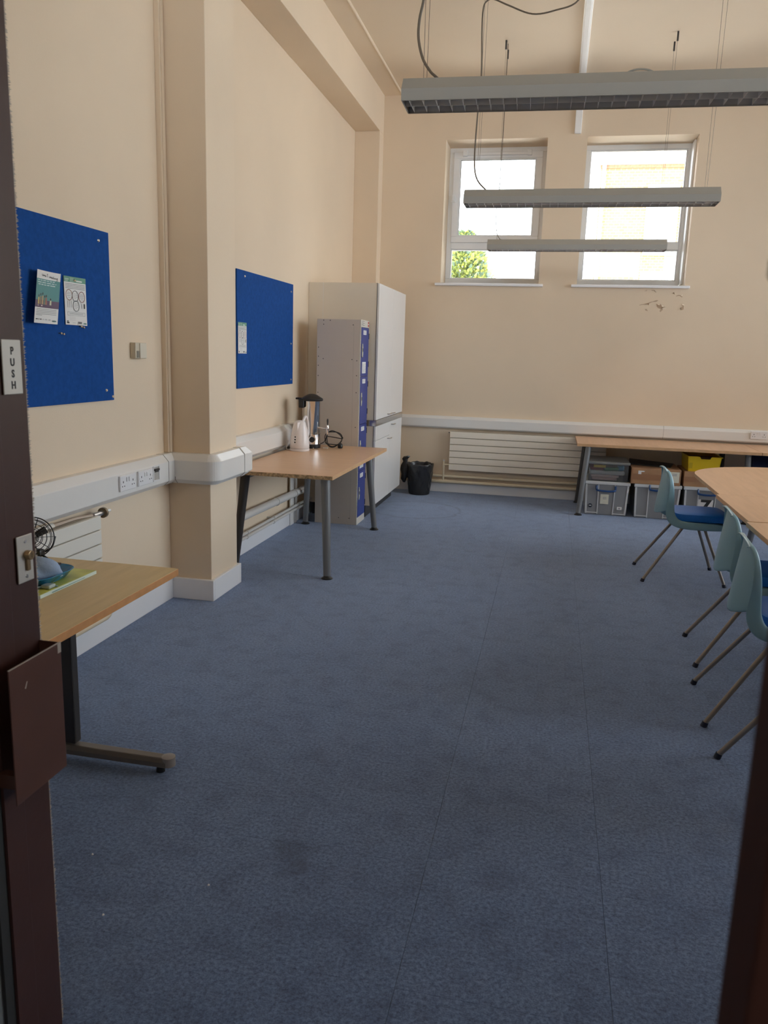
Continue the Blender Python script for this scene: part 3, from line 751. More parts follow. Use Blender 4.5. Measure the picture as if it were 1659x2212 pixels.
cable(l1, [(-.53, 3.46, 2.642), (-.555, 3.45, 2.660), (-.577, 3.45, 2.680), (-.608, 3.45, 2.727), (-.628, 3.45, 2.80), (-.627, 3.45, 2.87), (-.612, 3.45, 2.948), (-.595, 3.45, 3.1), (-.60, 3.45, 3.5), (-.55, 3.45, 3.8), (-.3, 3.45, 3.72), (-.05, 3.45, 3.95), (.05, 3.45, ZC - .045)], .125, 3.462)
cable(l2, [(-.51, 5.6, 2.642), (-.535, 5.6, 2.652), (-.598, 5.6, 2.724), (-.618, 5.6, 2.85), (-.612, 5.6, 3.11), (-.600, 5.6, 3.36), (-.611, 5.6, 3.64), (-.608, 5.6, 3.75), (-.59, 5.6, 3.79), (-.545, 5.6, 3.80), (-.445, 5.6, 3.758), (-.295, 5.6, 3.702), (-.152, 5.6, 3.716), (-.014, 5.6, 3.767), (.045, 5.6, 3.95), (.06, 5.6, ZC - .045)], .134, 5.60, r=.005)
cable(l3, [(-.57, 7.8, 2.642), (-.592, 7.8, 2.652), (-.622, 7.8, 2.72), (-.634, 7.8, 2.90), (-.616, 7.8, 3.12), (-.615, 7.8, 3.35), (-.611, 7.8, 3.66), (-.611, 7.8, 4.2), (-.611, 7.8, ZC - .002)], .105, 7.84, r=.003)
# ring shaped lifting eye on the nearest fitting
B().tube([(.12 + .06 * math.cos(a_), 0, .088 + .028 * math.sin(a_)) for a_ in [math.pi * k / 14 for k in range(15)]], .004, 8).build('lifting_eye', lamphouse, l1, smooth=True)

# ------------------------------------------------------------------ notice boards and papers
def board(label, y0, y1, z0, z1, pins):
    t = thing('notice_board', label, 'notice board', (WL, (y0 + y1) / 2, z0))
    B().box(WL, y0, z0, WL + .011, y1, z1).build('felt_panel', felt, t, bevel=.0015)
    for (py, pz) in pins:
        B().lathe([(.0085, 0), (.0085, .002), (.006, .0045), (.0001, .0055)], (0, 0, 0), 14)
        B().cyl((WL + .011, py, pz), (WL + .0155, py, pz), .0085, .006, n=14).build('fixing_cap', chrome, t, smooth=True)
    return t
board('blue felt notice board with two posters, nearest the door', 2.59, 3.837, 1.272, 2.117, [(3.742, 2.066), (3.765, 1.325), (3.825, 1.29)])
board('blue felt notice board behind the pier with a single leaflet', 5.53, 6.80, 1.272, 2.125, [(5.68, 2.085), (6.74, 2.06), (6.75, 1.31), (6.745, 1.62)])
pinm = mat('brass_push_pin', (.70, .62, .45), .25, metal=.8)
def pin(label, y, z):
    b = B().cyl((WL + .011, y, z), (WL + .020, y, z), .003, n=10); b.cyl((WL + .020, y, z), (WL + .026, y, z), .0055, .0045, n=12)
    tag(b.build('push_pin', pinm, smooth=True), label, 'push pin', 'push pins on the nearer notice board')
pin('left pin of the pair below the two posters', 3.378, 1.603); pin('right pin of the pair below the two posters', 3.398, 1.600)
pin('left pin of the pair at the foot of the printed leaflet', 3.545, 1.640); pin('right pin of the pair at the foot of the printed leaflet', 3.566, 1.636)

def poster(name, label, y0, y1, z0, z1, lift, shapes, tilt=0.0):
    """paper sheet pinned to the felt; shapes: (colour, polygon in 0..1 u,v)"""
    W, Hh = y1 - y0, z1 - z0
    def P(u, v, e=0.0):
        d = .0125 + lift(u, v) + e
        return (WL + d, y0 + W * u + tilt * (1 - v), z0 + Hh * v)
    t = thing(name, label, 'poster', (WL + .012, (y0 + y1) / 2, z0))
    nu, nv = 10, 12; vs = [P(i / nu, j / nv) for j in range(nv + 1) for i in range(nu + 1)]
    fs = [(j * (nu + 1) + i, j * (nu + 1) + i + 1, (j + 1) * (nu + 1) + i + 1, (j + 1) * (nu + 1) + i) for j in range(nv) for i in range(nu)]
    B().add(vs, fs).build('sheet', paper, t, smooth=True, fixn=False)
    groups = {}
    for c, pg in shapes: groups.setdefault(c, []).append(pg)
    lvl = {'base': .0004}
    for k, (c, pgs) in enumerate(groups.items()):
        b = B()
        for pg in pgs:
            if len(pg) == 4 and isinstance(pg[0], (int, float)):
                u0, v0, u1, v1 = pg; n = max(1, int(abs(u1 - u0) * 10)); m_ = max(1, int(abs(v1 - v0) * 12))
                vs = [P(u0 + (u1 - u0) * i / n, v0 + (v1 - v0) * j / m_, .0005 + .00015 * k) for j in range(m_ + 1) for i in range(n + 1)]
                b.add(vs, [(j * (n + 1) + i, j * (n + 1) + i + 1, (j + 1) * (n + 1) + i + 1, (j + 1) * (n + 1) + i) for j in range(m_) for i in range(n)])
            else: b.add([P(u, v, .0005 + .00015 * k) for u, v in pg], [tuple(range(len(pg)))])
        po = b.build('print', mat('print_' + '_'.join('%d' % int(x * 100) for x in c), c, .55), t, fixn=False)
        if len(pgs) > 1: po['kind'] = 'stuff'
    return t, P
def ellipse_ring(cx, cyy, rx, ry, w_, n=24):
    out = []
    for i in range(n):
        a0, a1 = 2 * math.pi * i / n, 2 * math.pi * (i + 1) / n
        out.append([(cx + rx * math.cos(a0), cyy + ry * math.sin(a0)), (cx + rx * math.cos(a1), cyy + ry * math.sin(a1)), (cx + (rx - w_) * math.cos(a1), cyy + (ry - w_ * .7) * math.sin(a1)), (cx + (rx - w_) * math.cos(a0), cyy + (ry - w_ * .7) * math.sin(a0))])
    return out
def ell(cx, cyy, rx, ry, n=14): return [(cx + rx * math.cos(2 * math.pi * i / n), cyy + ry * math.sin(2 * math.pi * i / n)) for i in range(n)]
teal, purple, pale, dk, greyink = (.10, .30, .30), (.14, .09, .15), (.55, .68, .68), (.03, .03, .035), (.25, .26, .27)
S1 = [(teal, (.0, .42, 1, .84)), (purple, (0, .30, 1, .44))]
rr = random.Random(4)
for (v, ends) in ((.805, (.06, .80)), (.765, (.06, .86)), (.725, (.10, .84))):
    u = ends[0]
    while u < ends[1]:
        l = rr.uniform(.08, .2); S1.append((pale, (u, v, min(u + l, ends[1]), v + .018))); u += l + .03
# cartoon crowd on the stage
for (u, h, c) in ((.16, .17, (.60, .46, .16)), (.25, .20, (.32, .24, .16)), (.34, .22, (.50, .36, .20)), (.43, .17, (.20, .28, .22)), (.50, .18, (.40, .18, .14)), (.68, .12, (.55, .58, .42))):
    S1.append((c, [(u - .035, .36), (u + .035, .36), (u + .028, .36 + h * .75), (u - .028, .36 + h * .75)])); S1.append(((.06, .05, .05), ell(u, .36 + h * .92, .022, .024)))
for u in (.14, .30, .33): S1.append(((.72, .62, .60), ell(u, .335, .02, .012)))
for v in (.265, .235, .205, .175, .15): S1.append((greyink, (.06, v, .92 if v > .16 else .35, v + .008)))
for (u, w_) in ((.06, .10), (.20, .03), (.28, .06), (.40, .03), (.50, .08), (.64, .08)): S1.append((dk if u < .35 else (.5, .5, .52), (u, .065, u + w_, .085)))
S1.append(((.06, .14, .15), ell(.86, .055, .075, .014)))
p1, P1 = poster('poster', 'curling poster with a teal stage picture and handwritten heading', 3.192, 3.412, 1.642, 1.872, lambda u, v: .034 * (1 - u) ** 2 + .004 * (1 - v), S1, -.05)
hb = B()
# handwritten heading strokes
def stroke(P, pts, w_=.006):
    for (a, c), (d, e) in zip(pts[:-1], pts[1:]):
        nx, ny = -(e - c), (d - a); l = math.hypot(nx, ny) or 1; nx, ny = nx / l * w_, ny / l * w_
        hb.add([P(a + nx, c + ny, .001), P(d + nx, e + ny, .001), P(d - nx, e - ny, .001), P(a - nx, c - ny, .001)], [(0, 1, 2, 3)])
for pts in ([(.25, .935), (.27, .905), (.30, .90), (.31, .93)], [(.32, .905), (.335, .92), (.35, .90), (.365, .92), (.38, .905)], [(.39, .92), (.42, .90), (.40, .89), (.44, .905)], [(.49, .945), (.485, .89)], [(.47, .945), (.51, .945)],
            [(.58, .885), (.59, .91), (.61, .885), (.63, .91), (.65, .885)], [(.66, .895), (.69, .905), (.67, .88), (.71, .885)], [(.72, .905), (.725, .88)], [(.74, .925), (.745, .88), (.77, .885)], [(.78, .90), (.785, .875)], [(.80, .88), (.81, .90), (.83, .875)], [(.88, .90), (.85, .89), (.88, .875), (.89, .90), (.885, .85), (.86, .845)]):
    stroke(P1, pts)
hb.build('handwriting', ink, p1, fixn=False)['kind'] = 'stuff'
pin('dark headed pin holding the curling poster', 3.262, 1.856)
S2 = [((.14, .34, .25), (0, .885, 1, 1)), ((.45, .58, .50), (.04, .93, .22, .955)), ((.45, .58, .50), (.04, .90, .18, .918)), ((.30, .46, .36), (.27, .885, .44, .98)), ((.72, .78, .74), (.55, .905, .82, .935))]
for v in (.845, .815, .785, .755): S2.append((dk, (.05, v, .95, v + .007)))
for c, (cx, cyy) in (((.25, .09, .06), (.20, .62)), ((.07, .08, .10), (.48, .605)), ((.25, .08, .07), (.78, .60)), ((.07, .10, .11), (.50, .40))):
    for q in ellipse_ring(cx, cyy, .15, .115, .017): S2.append((c, q))
    for dv, hw in ((.045, .08), (.015, .10), (-.02, .09), (-.055, .04)): S2.append((greyink, (cx - hw, cyy + dv, cx + hw, cyy + dv + .006)))
for u in (.12, .20, .28): S2.append((greyink, (u, .36, u + .014, .50)))
S2.append((greyink, (.76, .36, .78, .46))); S2.append((dk, (.86, .36, .92, .46)))
for (a, c, d, e) in ((.10, .265, .90, .270), (.10, .195, .90, .20), (.10, .195, .112, .27), (.888, .195, .90, .27)): S2.append((greyink, (a, c, d, e)))
for v in (.242, .222): S2.append((greyink, (.18, v, .82, v + .006)))
for v in (.16, .13, .10): S2.append(((.5, .5, .52), (.18, v, .45, v + .005)))
S2 += [(dk, (.05, .03, .16, .06)), (dk, (.06, .065, .13, .085)), ((.16, .16, .17), (.56, .03, .73, .075)), ((.10, .24, .22), ell(.88, .04, .08, .016)), ((.5, .52, .53), (.30, .04, .44, .05))]
p2, P2 = poster('leaflet', 'printed leaflet with four circled notes beside the curling poster', 3.428, 3.600, 1.645, 1.868, lambda u, v: .003 + .004 * u, S2)
pin('brass pin holding the leaflet with circled notes', 3.505, 1.852)
p3, P3 = poster('leaflet', 'single leaflet half hidden by the pier on the farther notice board', 5.535, 5.70, 1.528, 1.752, lambda u, v: .003, S2)

# ------------------------------------------------------------------ tables
def splay_leg(t, top, foot, r0=.031, r1=.024, m=steel_grey):
    tx, ty, tz = top; fx, fy = foot
    o = B().cyl((tx, ty, tz), (fx, fy, .022), r0, r1, n=18).build('leg', m, t, smooth=True)
    B().lathe([(.040, 0), (.040, .005), (.026, .016), (.022, .030), (.0001, .031)], (fx, fy, 0), 18).build('glide', blackp, o, smooth=True)
    return o
def table_top(t, poly, z1, th, mtop, medge, raw=None):
    f0 = lambda a, c: (a, c, z1 - th); f1 = lambda a, c: (a, c, z1 - .0012); f2 = lambda a, c: (a, c, z1)
    o = B().prism(poly, f0, f1).build('core_board', medge, t, bevel=.0012)
    B().prism(poly, f1, f2).build('laminate', mtop, t)
    return o
def frame_rail(t, x0, y0, x1, y1, z=.66, m=steel_grey):
    b = B().box(min(x0, x1) - .0125, min(y0, y1) - .0125, z, max(x0, x1) + .0125, max(y0, y1) + .0125, z + .04); return b.build('frame_rail', m, t)

t = thing('table', 'beech table with a raw chipboard end holding the kettle and urn', 'table', (-1.81, 6.0, 0))
rect = lambda x0, y0, x1, y1: [(x0, y0), (x1, y0), (x1, y1), (x0, y1)]
table_top(t, rect(-2.198, 5.11, -1.42, 6.905), .73, .027, beech, edge_beech)
B().box(-2.198, 5.1075, .7035, -1.421, 5.1105, .7285).build('raw_chipboard_edge', chip, t)
splay_leg(t, (-1.492, 5.19, .702), (-1.458, 5.145), .034, .026)
splay_leg(t, (-1.555, 6.76, .702), (-1.493, 6.797), .031, .024)
splay_leg(t, (-2.10, 6.76, .702), (-2.150, 6.83), .031, .024)
splay_leg(t, (-2.085, 5.21, .702), (-2.150, 5.16), .034, .026, darkgrey)  # darker coat stands in for shade on this leg's camera-facing side
frame_rail(t, -1.52, 5.22, -1.52, 6.75); frame_rail(t, -2.09, 5.22, -2.09, 6.75)

t = thing('table', 'long beech table against the end wall over the storage boxes', 'table', (1.15, 8.63, 0))
table_top(t, rect(.278, 8.20, 2.022, 9.012), .73, .028, beech_x, edge_beech)
splay_leg(t, (.392, 8.245, .702), (.338, 8.185), .029, .026)
splay_leg(t, (.392, 8.96, .702), (.345, 8.93), .029, .026, darkgrey)
splay_leg(t, (1.93, 8.34, .702), (1.962, 8.30), .029, .026)
splay_leg(t, (1.80, 8.90, .702), (1.815, 8.92), .029, .026, darkgrey)
frame_rail(t, .42, 8.93, 1.78, 8.93)
t = thing('table', 'second beech table along the end wall at the right edge', 'table', (2.9, 8.63, 0))
table_top(t, rect(2.026, 8.20, 3.77, 9.012), .73, .028, beech_x, edge_beech)
for tx, ty, fx, fy in ((2.58, 8.30, 2.55, 8.26), (2.58, 8.92, 2.56, 8.93), (3.65, 8.30, 3.70, 8.26), (3.65, 8.92, 3.69, 8.93)): splay_leg(t, (tx, ty, .702), (fx, fy))

t = thing('table', 'beech D-end table at the far end of the meeting table row', 'table', (1.9, 6.2, 0))
arc = [(1.905 + .80 * math.cos(a_), 6.315 + .70 * math.sin(a_)) for a_ in [math.pi * k / 32 for k in range(33)]]
table_top(t, [(1.100, 5.382), (2.705, 5.382)] + arc, .73, .026, beech_x, edge_beech)
splay_leg(t, (1.72, 6.75, .704), (1.65, 6.82)); splay_leg(t, (2.2, 6.75, .704), (2.27, 6.82)); splay_leg(t, (1.55, 5.50, .704), (1.50, 5.46)); splay_leg(t, (2.35, 5.50, .704), (2.40, 5.46))
t = thing('table', 'beech table in the meeting row next to the D-end', 'table', (1.88, 4.9, 0))
table_top(t, rect(1.080, 4.482, 2.69, 5.379), .73, .026, beech_x, edge_beech)
for tx, ty, fx, fy in ((1.55, 4.60, 1.50, 4.56), (2.35, 4.60, 2.40, 4.56), (1.55, 5.26, 1.50, 5.31), (2.35, 5.26, 2.40, 5.31)): splay_leg(t, (tx, ty, .704), (fx, fy))
t = thing('table', 'beech table in the meeting row closest to the door', 'table', (1.87, 4.0, 0))
table_top(t, rect(1.064, 3.57, 2.67, 4.466), .73, .026, beech_x, edge_beech)
for tx, ty, fx, fy in ((1.55, 3.69, 1.50, 3.65), (2.35, 3.69, 2.40, 3.65), (1.55, 4.35, 1.50, 4.40), (2.35, 4.35, 2.40, 4.40)): splay_leg(t, (tx, ty, .704), (fx, fy))

# desk by the door
t = thing('desk', 'oak-topped desk on cantilever feet beside the open door', 'desk', (-1.74, 2.0, 0))
o = B().box(-2.14, 1.30, .703, -1.345, 2.68, .7285).build('core_board', edge_oak, t, bevel=.0015)
B().box(-2.1385, 1.3015, .7285, -1.3465, 2.6785, .730).build('laminate', oak, t)
for yy in (2.482, 1.45):
    p = B().box(-1.735, yy - .02, .07, -1.672, yy + .02, .703).build('upright', steel_grey if yy < 2 else darkgrey, t, bevel=.006)
    prof = [(-.030, .030), (-.030, .050), (-.020, .066), (.020, .066), (.030, .050), (.030, .030)]
    f = B().prism(prof, lambda a, c: (-2.09, yy + a, c), lambda a, c: (-1.300, yy + a * .85, c - .004)); fo = f.build('foot_beam', mat('foot_beam_grey', (.20, .175, .155), .4, metal=.3), t, bevel=.004)
    B().lathe([(.0255, 0), (.0255, .034), (.018, .037), (.0001, .038)], (-1.302, yy, .029), 18).build('end_cap', mat('foot_cap_grey', (.30, .27, .25), .35), fo, smooth=True)
    for xx in (-1.335, -2.05): B().cyl((xx, yy, 0), (xx, yy, .032), .017, .012, n=14).build('glide', blackp, fo, smooth=True)
    B().box(-2.10, yy - .02, .675, -1.42, yy + .02, .703).build('top_bracket', steel_grey, t)

# ------------------------------------------------------------------ tall cabinet
t = thing('cabinet', 'tall white two-bay cabinet in the corner behind the locker', 'cabinet', (-1.95, 7.95, 0))
cx0, cx1, cy0, cy1, cz = -2.2835, -1.612, 7.285, 8.60, 2.19
b = B().box(cx0, cy0, .12, cx1 - .02, cy1, cz); b.build('carcass', cabgrey, t, bevel=.002)
B().box(cx0 + .14, cy0 - .003, .12, cx1 - .02, cy0, .884).build('side_panel', cabgrey, t, bevel=.001)
B().box(cx0 + .14, cy0 - .003, .941, cx1 - .02, cy0, cz).build('side_panel', cabgrey, t, bevel=.001)
B().box(cx0 + .1372, cy0 - .0012, .12, cx0 + .1398, cy0 + .001, cz).build('seam_strip', pvc, t)
B().box(cx0, cy0 - .0025, .12, cx0 + .137, cy0, cz).build('back_filler', cabgrey, t, bevel=.001)
B().box(cx0 + .05, cy0 + .03, 0, cx1 - .09, cy1 - .02, .12).build('plinth', darkgrey, t)
ch2 = mat('chrome_trim', (.62, .60, .58), .16, metal=1)
b = B().box(cx0 + .14, cy0 - .006, .885, cx1 + .006, cy1 + .002, .940); b.build('metal_band', ch2, t, bevel=.002)
ym = 7.945
def hndl(par, y, z):
    b = B().tube(smooth_path([(cx1 + .0, y - .055, z), (cx1 + .026, y - .045, z), (cx1 + .028, y, z), (cx1 + .026, y + .045, z), (cx1 + .0, y + .055, z)], 4), .005, 8); b.build('handle', chrome, par, smooth=True)
def cdoor(name, y0, y1, z0, z1): return B().box(cx1 - .0195, y0 + .0015, z0, cx1, y1 - .0015, z1).build(name, cabwhite, t, bevel=.0015)
d = cdoor('door', cy0, ym, .943, cz - .002); hndl(d, ym - .08, .968)
d = cdoor('door', ym, cy1, .943, cz - .002); hndl(d, ym + .09, .968)
d = cdoor('drawer', cy0, ym, .747, .882)
d = cdoor('door', cy0, ym, .125, .744); hndl(d, ym - .05, .720)
d = cdoor('door', ym, cy1, .125, .882); hndl(d, ym + .12, .850)
B().box(cx1 - .022, cy0 - .0055, .12, cx1 - .0195, cy0 + .012, cz).build('edge_strip', darkgrey, t)

# ------------------------------------------------------------------ locker
t = thing('locker', 'narrow grey steel locker with four blue doors beside the table', 'locker', (-1.89, 7.07, 0))
lx0, lx1, ly0, ly1, lz = -2.09, -1.70, 6.922, 7.225, 1.847
b = B().box(lx0, ly0, 0, lx1, ly1, lz); b.build('body', lockgrey, t, bevel=.002)
lf = mat('locker_frame_light', (.66, .63, .57), .4)
for (a, c, e, g) in ((ly0, 0, ly0 + .012, lz), (ly1 - .012, 0, ly1, lz), (ly0 + .012, 1.785, ly1 - .012, lz), (ly0 + .012, 0, ly1 - .012, .065)):
    B().box(lx1, a, c, lx1 + .012, e, g).build('front_frame', lf, t, bevel=.001)
for k in range(5): B().box(lx1 + .012, ly0 + .03, 1.835 - k * .009, lx1 + .0125, ly0 + .075 + .05 * (k % 2 == 0), 1.838 - k * .009).build('vent_slot', ink, t)
for k in range(4):
    za = .067 + .4295 * k; zb = za + .4265
    d = B().box(lx1 + .0015, ly0 + .014, za, lx1 + .016, ly1 - .014, zb).build('door', lockblue, t, bevel=.003)
    hp = [(ly0 + .024, za + .17), (ly0 + .042, za + .165), (ly0 + .058, za + .20), (ly0 + .058, za + .25), (ly0 + .042, za + .285), (ly0 + .024, za + .28)]
    h = B().prism(hp, lambda a, c: (lx1 + .016, a, c), lambda a, c: (lx1 + .024, a, c)).build('lock', mat('lock_plastic', (.50, .50, .44), .4), d, bevel=.002)
    B().box(lx1 + .024, ly0 + .03, za + .215, lx1 + .0255, ly0 + .045, za + .245).build('keyhole', ink, d)
    B().box(lx1 + .016, ly0 + .075, zb - .062, lx1 + .0168, ly0 + .19, zb - .024).build('name_label', paper, d)
    b = B(); [b.box(lx1 + .0168, ly0 + .085, zb - .034 - .009 * q, lx1 + .0171, ly0 + .17 - .02 * (q % 2), zb - .031 - .009 * q) for q in range(3)]; b.build('print', mat('print_grey', (.3, .3, .34), .6), d)['kind'] = 'stuff'
    if k in (1, 3):
        B().box(lx1 + .016, ly0 + .055, za + .025, lx1 + .0168, ly0 + .19, za + .125).build('notice', paper, d)
        b = B(); [b.box(lx1 + .0168, ly0 + .065, za + .035 + .012 * q, lx1 + .0171, ly0 + .18 - .02 * (q % 2), za + .038 + .012 * q) for q in range(7)]; b.build('print', mat('print_grey', (.3, .3, .34), .6), d)['kind'] = 'stuff'
    for zz in (za + .08, za + .33): B().box(lx1 + .008, ly1 - .014, zz, lx1 + .0185, ly1 - .004, zz + .05).build('hinge', ink, d)
lbl = B().box(lx1 + .012, ly1 - .045, 1.795, lx1 + .0128, ly1 - .002, 1.838).build('red_sticker', mat('red_sticker', (.45, .05, .03), .5), t)
B().box(lx1 + .0128, ly1 - .040, 1.812, lx1 + .0131, ly1 - .007, 1.821).build('print', paper, lbl)
riv = None
for (xx, zz) in [(-2.03, 1.80), (-1.76, 1.80), (-2.03, 1.50), (-1.765, 1.50), (-1.72, 1.36), (-1.72, 1.21), (-1.72, .90), (-2.075, 1.60), (-2.075, 1.52), (-2.075, 1.44), (-2.075, 1.35), (-2.075, 1.20), (-1.97, 1.835), (-1.76, .06), (-1.86, .06), (-2.03, 1.835), (-1.72, 1.49)]:
    if riv is None: riv0 = (xx, zz); riv = B().cyl((xx, ly0 - .0006, zz), (xx, ly0 + .002, zz), .0045, n=10).build('rivet', darkgrey, t)
    else: share(riv, (xx - riv0[0], 0, zz - riv0[1]), t)
B().box(-1.754, ly0 - .0004, .05, -1.7528, ly0 + .001, 1.80).build('seam', mat('seam_grey', (.30, .27, .24), .6), t)

# ------------------------------------------------------------------ urn and kettle
t = thing('water_urn', 'chrome hot water urn with a black lid on the beech table', 'urn', (-2.045, 6.645, .73))
ux, uy, uz = -2.045, 6.645, .73
B().lathe([(.078, 0), (.080, .004), (.080, .032), (.076, .036)], (ux, uy, uz), 32).build('base', blackp, t, smooth=True)
B().lathe([(.079, .036), (.079, .118), (.0795, .122)], (ux, uy, uz), 40).build('heater_band', chrome, t, smooth=True)
B().lathe([(.0825, .122), (.0825, .132), (.080, .134), (.080, .405), (.083, .410), (.083, .416)], (ux, uy, uz), 40).build('tank', chrome, t, smooth=True)
B().lathe([(.086, .408), (.094, .410), (.097, .416), (.097, .428), (.088, .434), (.068, .446), (.045, .460), (.020, .468), (.0001, .469)], (ux, uy, uz), 32).build('lid', blackp, t, smooth=True)
# left handle hanging from the rim
b = B().box(ux - .135, uy - .05, uz + .418, ux - .06, uy + .0, uz + .434); ho = b.build('side_handle', blackp, t, bevel=.006)
B().box(ux - .095, uy - .088, uz + .35, ux - .045, uy - .048, uz + .428).build('handle_grip', blackp, ho, bevel=.010, seg=3)
k = B().cyl((ux + .028, uy - .072, uz + .080), (ux + .032, uy - .088, uz + .080), .031, n=28); ko = k.build('dial_ring', chrome, t, smooth=True)
B().cyl((ux + .0315, uy - .087, uz + .080), (ux + .036, uy - .103, uz + .080), .024, n=24).build('temperature_knob', blackp, ko, smooth=True)
b = B().cyl((ux + .078, uy - .01, uz + .178), (ux + .150, uy - .03, uz + .172), .0075, n=14); to = b.build('tap_pipe', chrome, t, smooth=True)
B().lathe([(.007, -.05), (.010, -.04), (.013, -.01), (.013, .02), (.009, .032)], (ux + .152, uy - .03, uz + .175), 16).build('tap_body', chrome, to, smooth=True)
B().lathe([(.004, .032), (.006, .045), (.008, .07), (.006, .085), (.0001, .088)], (ux + .153, uy - .03, uz + .175), 14).build('tap_lever', blackp, to, smooth=True)
# coiled flex and plug
cpts = []
for k in range(58):
    a_ = k / 57 * 2 * math.pi * 2.6; rr_ = .068 + .006 * math.sin(k * .9)
    cpts.append((ux + .185 + rr_ * math.cos(a_) * (1 - .12 * (k / 57)), uy + .06 - .02 * math.sin(a_ * .5) + .03 * math.cos(a_), uz + .080 + rr_ * math.sin(a_) + .002 * k / 57))
cpts = [(ux + .06, uy + .055, uz + .03), (ux + .10, uy + .06, uz + .05), (ux + .13, uy + .06, uz + .10)] + cpts + [(ux + .24, uy + .05, uz + .03)]
B().tube(smooth_path(cpts, 2), .0038, 8).build('power_flex', blackp, t, smooth=True)
b = B().lathe([(.0001, 0), (.020, .003), (.024, .020), (.020, .038), (.010, .046), (.0001, .047)], (ux + .25, uy + .045, uz + .001), 18); b.build('plug', blackp, t, smooth=True)
b = B().box(ux + .105, uy - .005, uz + .001, ux + .150, uy + .012, uz + .006); b.build('flex_tag', paper, t)
B().lathe([(.006, 0), (.008, .006), (.003, .014), (.0001, .015)], (ux + .055, uy - .12, uz), 10).build('fallen_screw', chrome, t, smooth=True)

t = thing('kettle', 'white plastic jug kettle in front of the urn', 'kettle', (-2.068, 6.385, .73))
kx, ky, kz = -2.068, 6.385, .73
def oval(prof, n=28, sx=1.0, sy=.92):
    b = B(); b.lathe(prof, (0, 0, 0), n); b.v = [(kx + x * sx, ky + y * sy, kz + z) for x, y, z in b.v]; return b
oval([(.080, 0), (.084, .004), (.084, .018), (.080, .022)]).build('power_base', kettlew, t, smooth=True)
oval([(.080, .024), (.083, .028), (.082, .06), (.076, .12), (.066, .18), (.054, .225), (.047, .243), (.040, .249)]).build('body', kettlew, t, smooth=True)
oval([(.042, .247), (.036, .254), (.018, .258), (.0001, .259)]).build('lid', kettlew, t, smooth=True)
B().add([(kx - .016, ky - .040, kz + .242), (kx + .016, ky - .040, kz + .242), (kx, ky - .066, kz + .242), (kx - .001, ky - .066, kz + .175), (kx + .001, ky - .066, kz + .175)],
        [(0, 1, 2), (0, 2, 3), (1, 4, 2), (2, 4, 3), (0, 3, 4, 1)]).build('spout', kettlew, t)
B().tube(smooth_path([(kx + .014, ky + .035, kz + .240), (kx + .028, ky + .065, kz + .285), (kx + .036, ky + .095, kz + .25), (kx + .040, ky + .105, kz + .15), (kx + .036, ky + .07, kz + .06)], 5), .0115, 10).build('handle', kettlew, t, smooth=True)
for q in range(3):
    zz = .078 + .022 * q
    c = B().cyl((kx - .017, ky - .0745 + .004 * q, kz + zz), (kx - .0175, ky - .0785 + .004 * q, kz + zz), .0095, n=18).build('level_button', chrome, t, smooth=True)
    B().cyl((kx - .0175, ky - .0783 + .004 * q, kz + zz), (kx - .0178, ky - .0795 + .004 * q, kz + zz), .0072, n=16).build('button_face', blackp, c, smooth=True)
B().tube(smooth_path([(kx - .075, ky - .02, kz + .008), (kx - .10, ky - .01, kz + .006), (kx - .125, ky + .02, kz + .012), (kx - .130, ky + .06, kz + .04), (kx - .128, ky + .08, kz + .075)], 5), .0038, 8).build('power_flex', kettlew, t, smooth=True)

# ------------------------------------------------------------------ bin with liner
t = thing('waste_bin', 'round bin lined with a black bag by the end wall', 'bin', (-1.425, 8.83, 0))
bx_, by_ = -1.425, 8.83
B().lathe([(.115, 0), (.118, .006), (.150, .335), (.145, .335), (.113, .010), (.0001, .008)], (bx_, by_, 0), 28).build('bucket', blackp, t, smooth=True)
rb = random.Random(5); n = 72; vs = []
key = [(.121, .010), (.134, .11), (.146, .22), (.157, .31), (.161, .345), (.158, .353), (.150, .345), (.142, .29), (.136, .22)]
rows = []
for (ra, za), (rb_, zb_) in zip(key[:-1], key[1:]):
    m_ = 5 if zb_ - za > .05 else 2
    rows += [(ra + (rb_ - ra) * q / m_, za + (zb_ - za) * q / m_) for q in range(m_)]
rows.append(key[-1])
folds = [(rb.uniform(0, 2 * math.pi), rb.uniform(-5, 5), rb.uniform(.05, .11), rb.uniform(-.012, .012), rb.uniform(.04, .32)) for _ in range(46)]
for i, (r_, z_) in enumerate(rows):
    outer = i <= 17
    for k in range(n):
        a_ = 2 * math.pi * k / n; wob = 0
        for (fa, sl, wd, am, zc) in folds:
            da = (a_ - fa - sl * (z_ - zc) + math.pi) % (2 * math.pi) - math.pi
            wob += am * math.exp(-(da / wd) ** 2) * math.exp(-((z_ - zc) / .09) ** 2)
        q = r_ + (max(wob, -.005) + rb.uniform(-.0012, .0012) if outer else -.004)
        vs.append((bx_ + q * math.cos(a_), by_ + q * math.sin(a_), z_ + (.005 * math.sin(7 * a_) + .003 * math.sin(17 * a_) if z_ > .3 else 0)))
fs = [(i * n + k, i * n + (k + 1) % n, (i + 1) * n + (k + 1) % n, (i + 1) * n + k) for i in range(len(rows) - 1) for k in range(n)]
B().add(vs, fs).build('liner', bagm, t, smooth=True, subsurf=1)
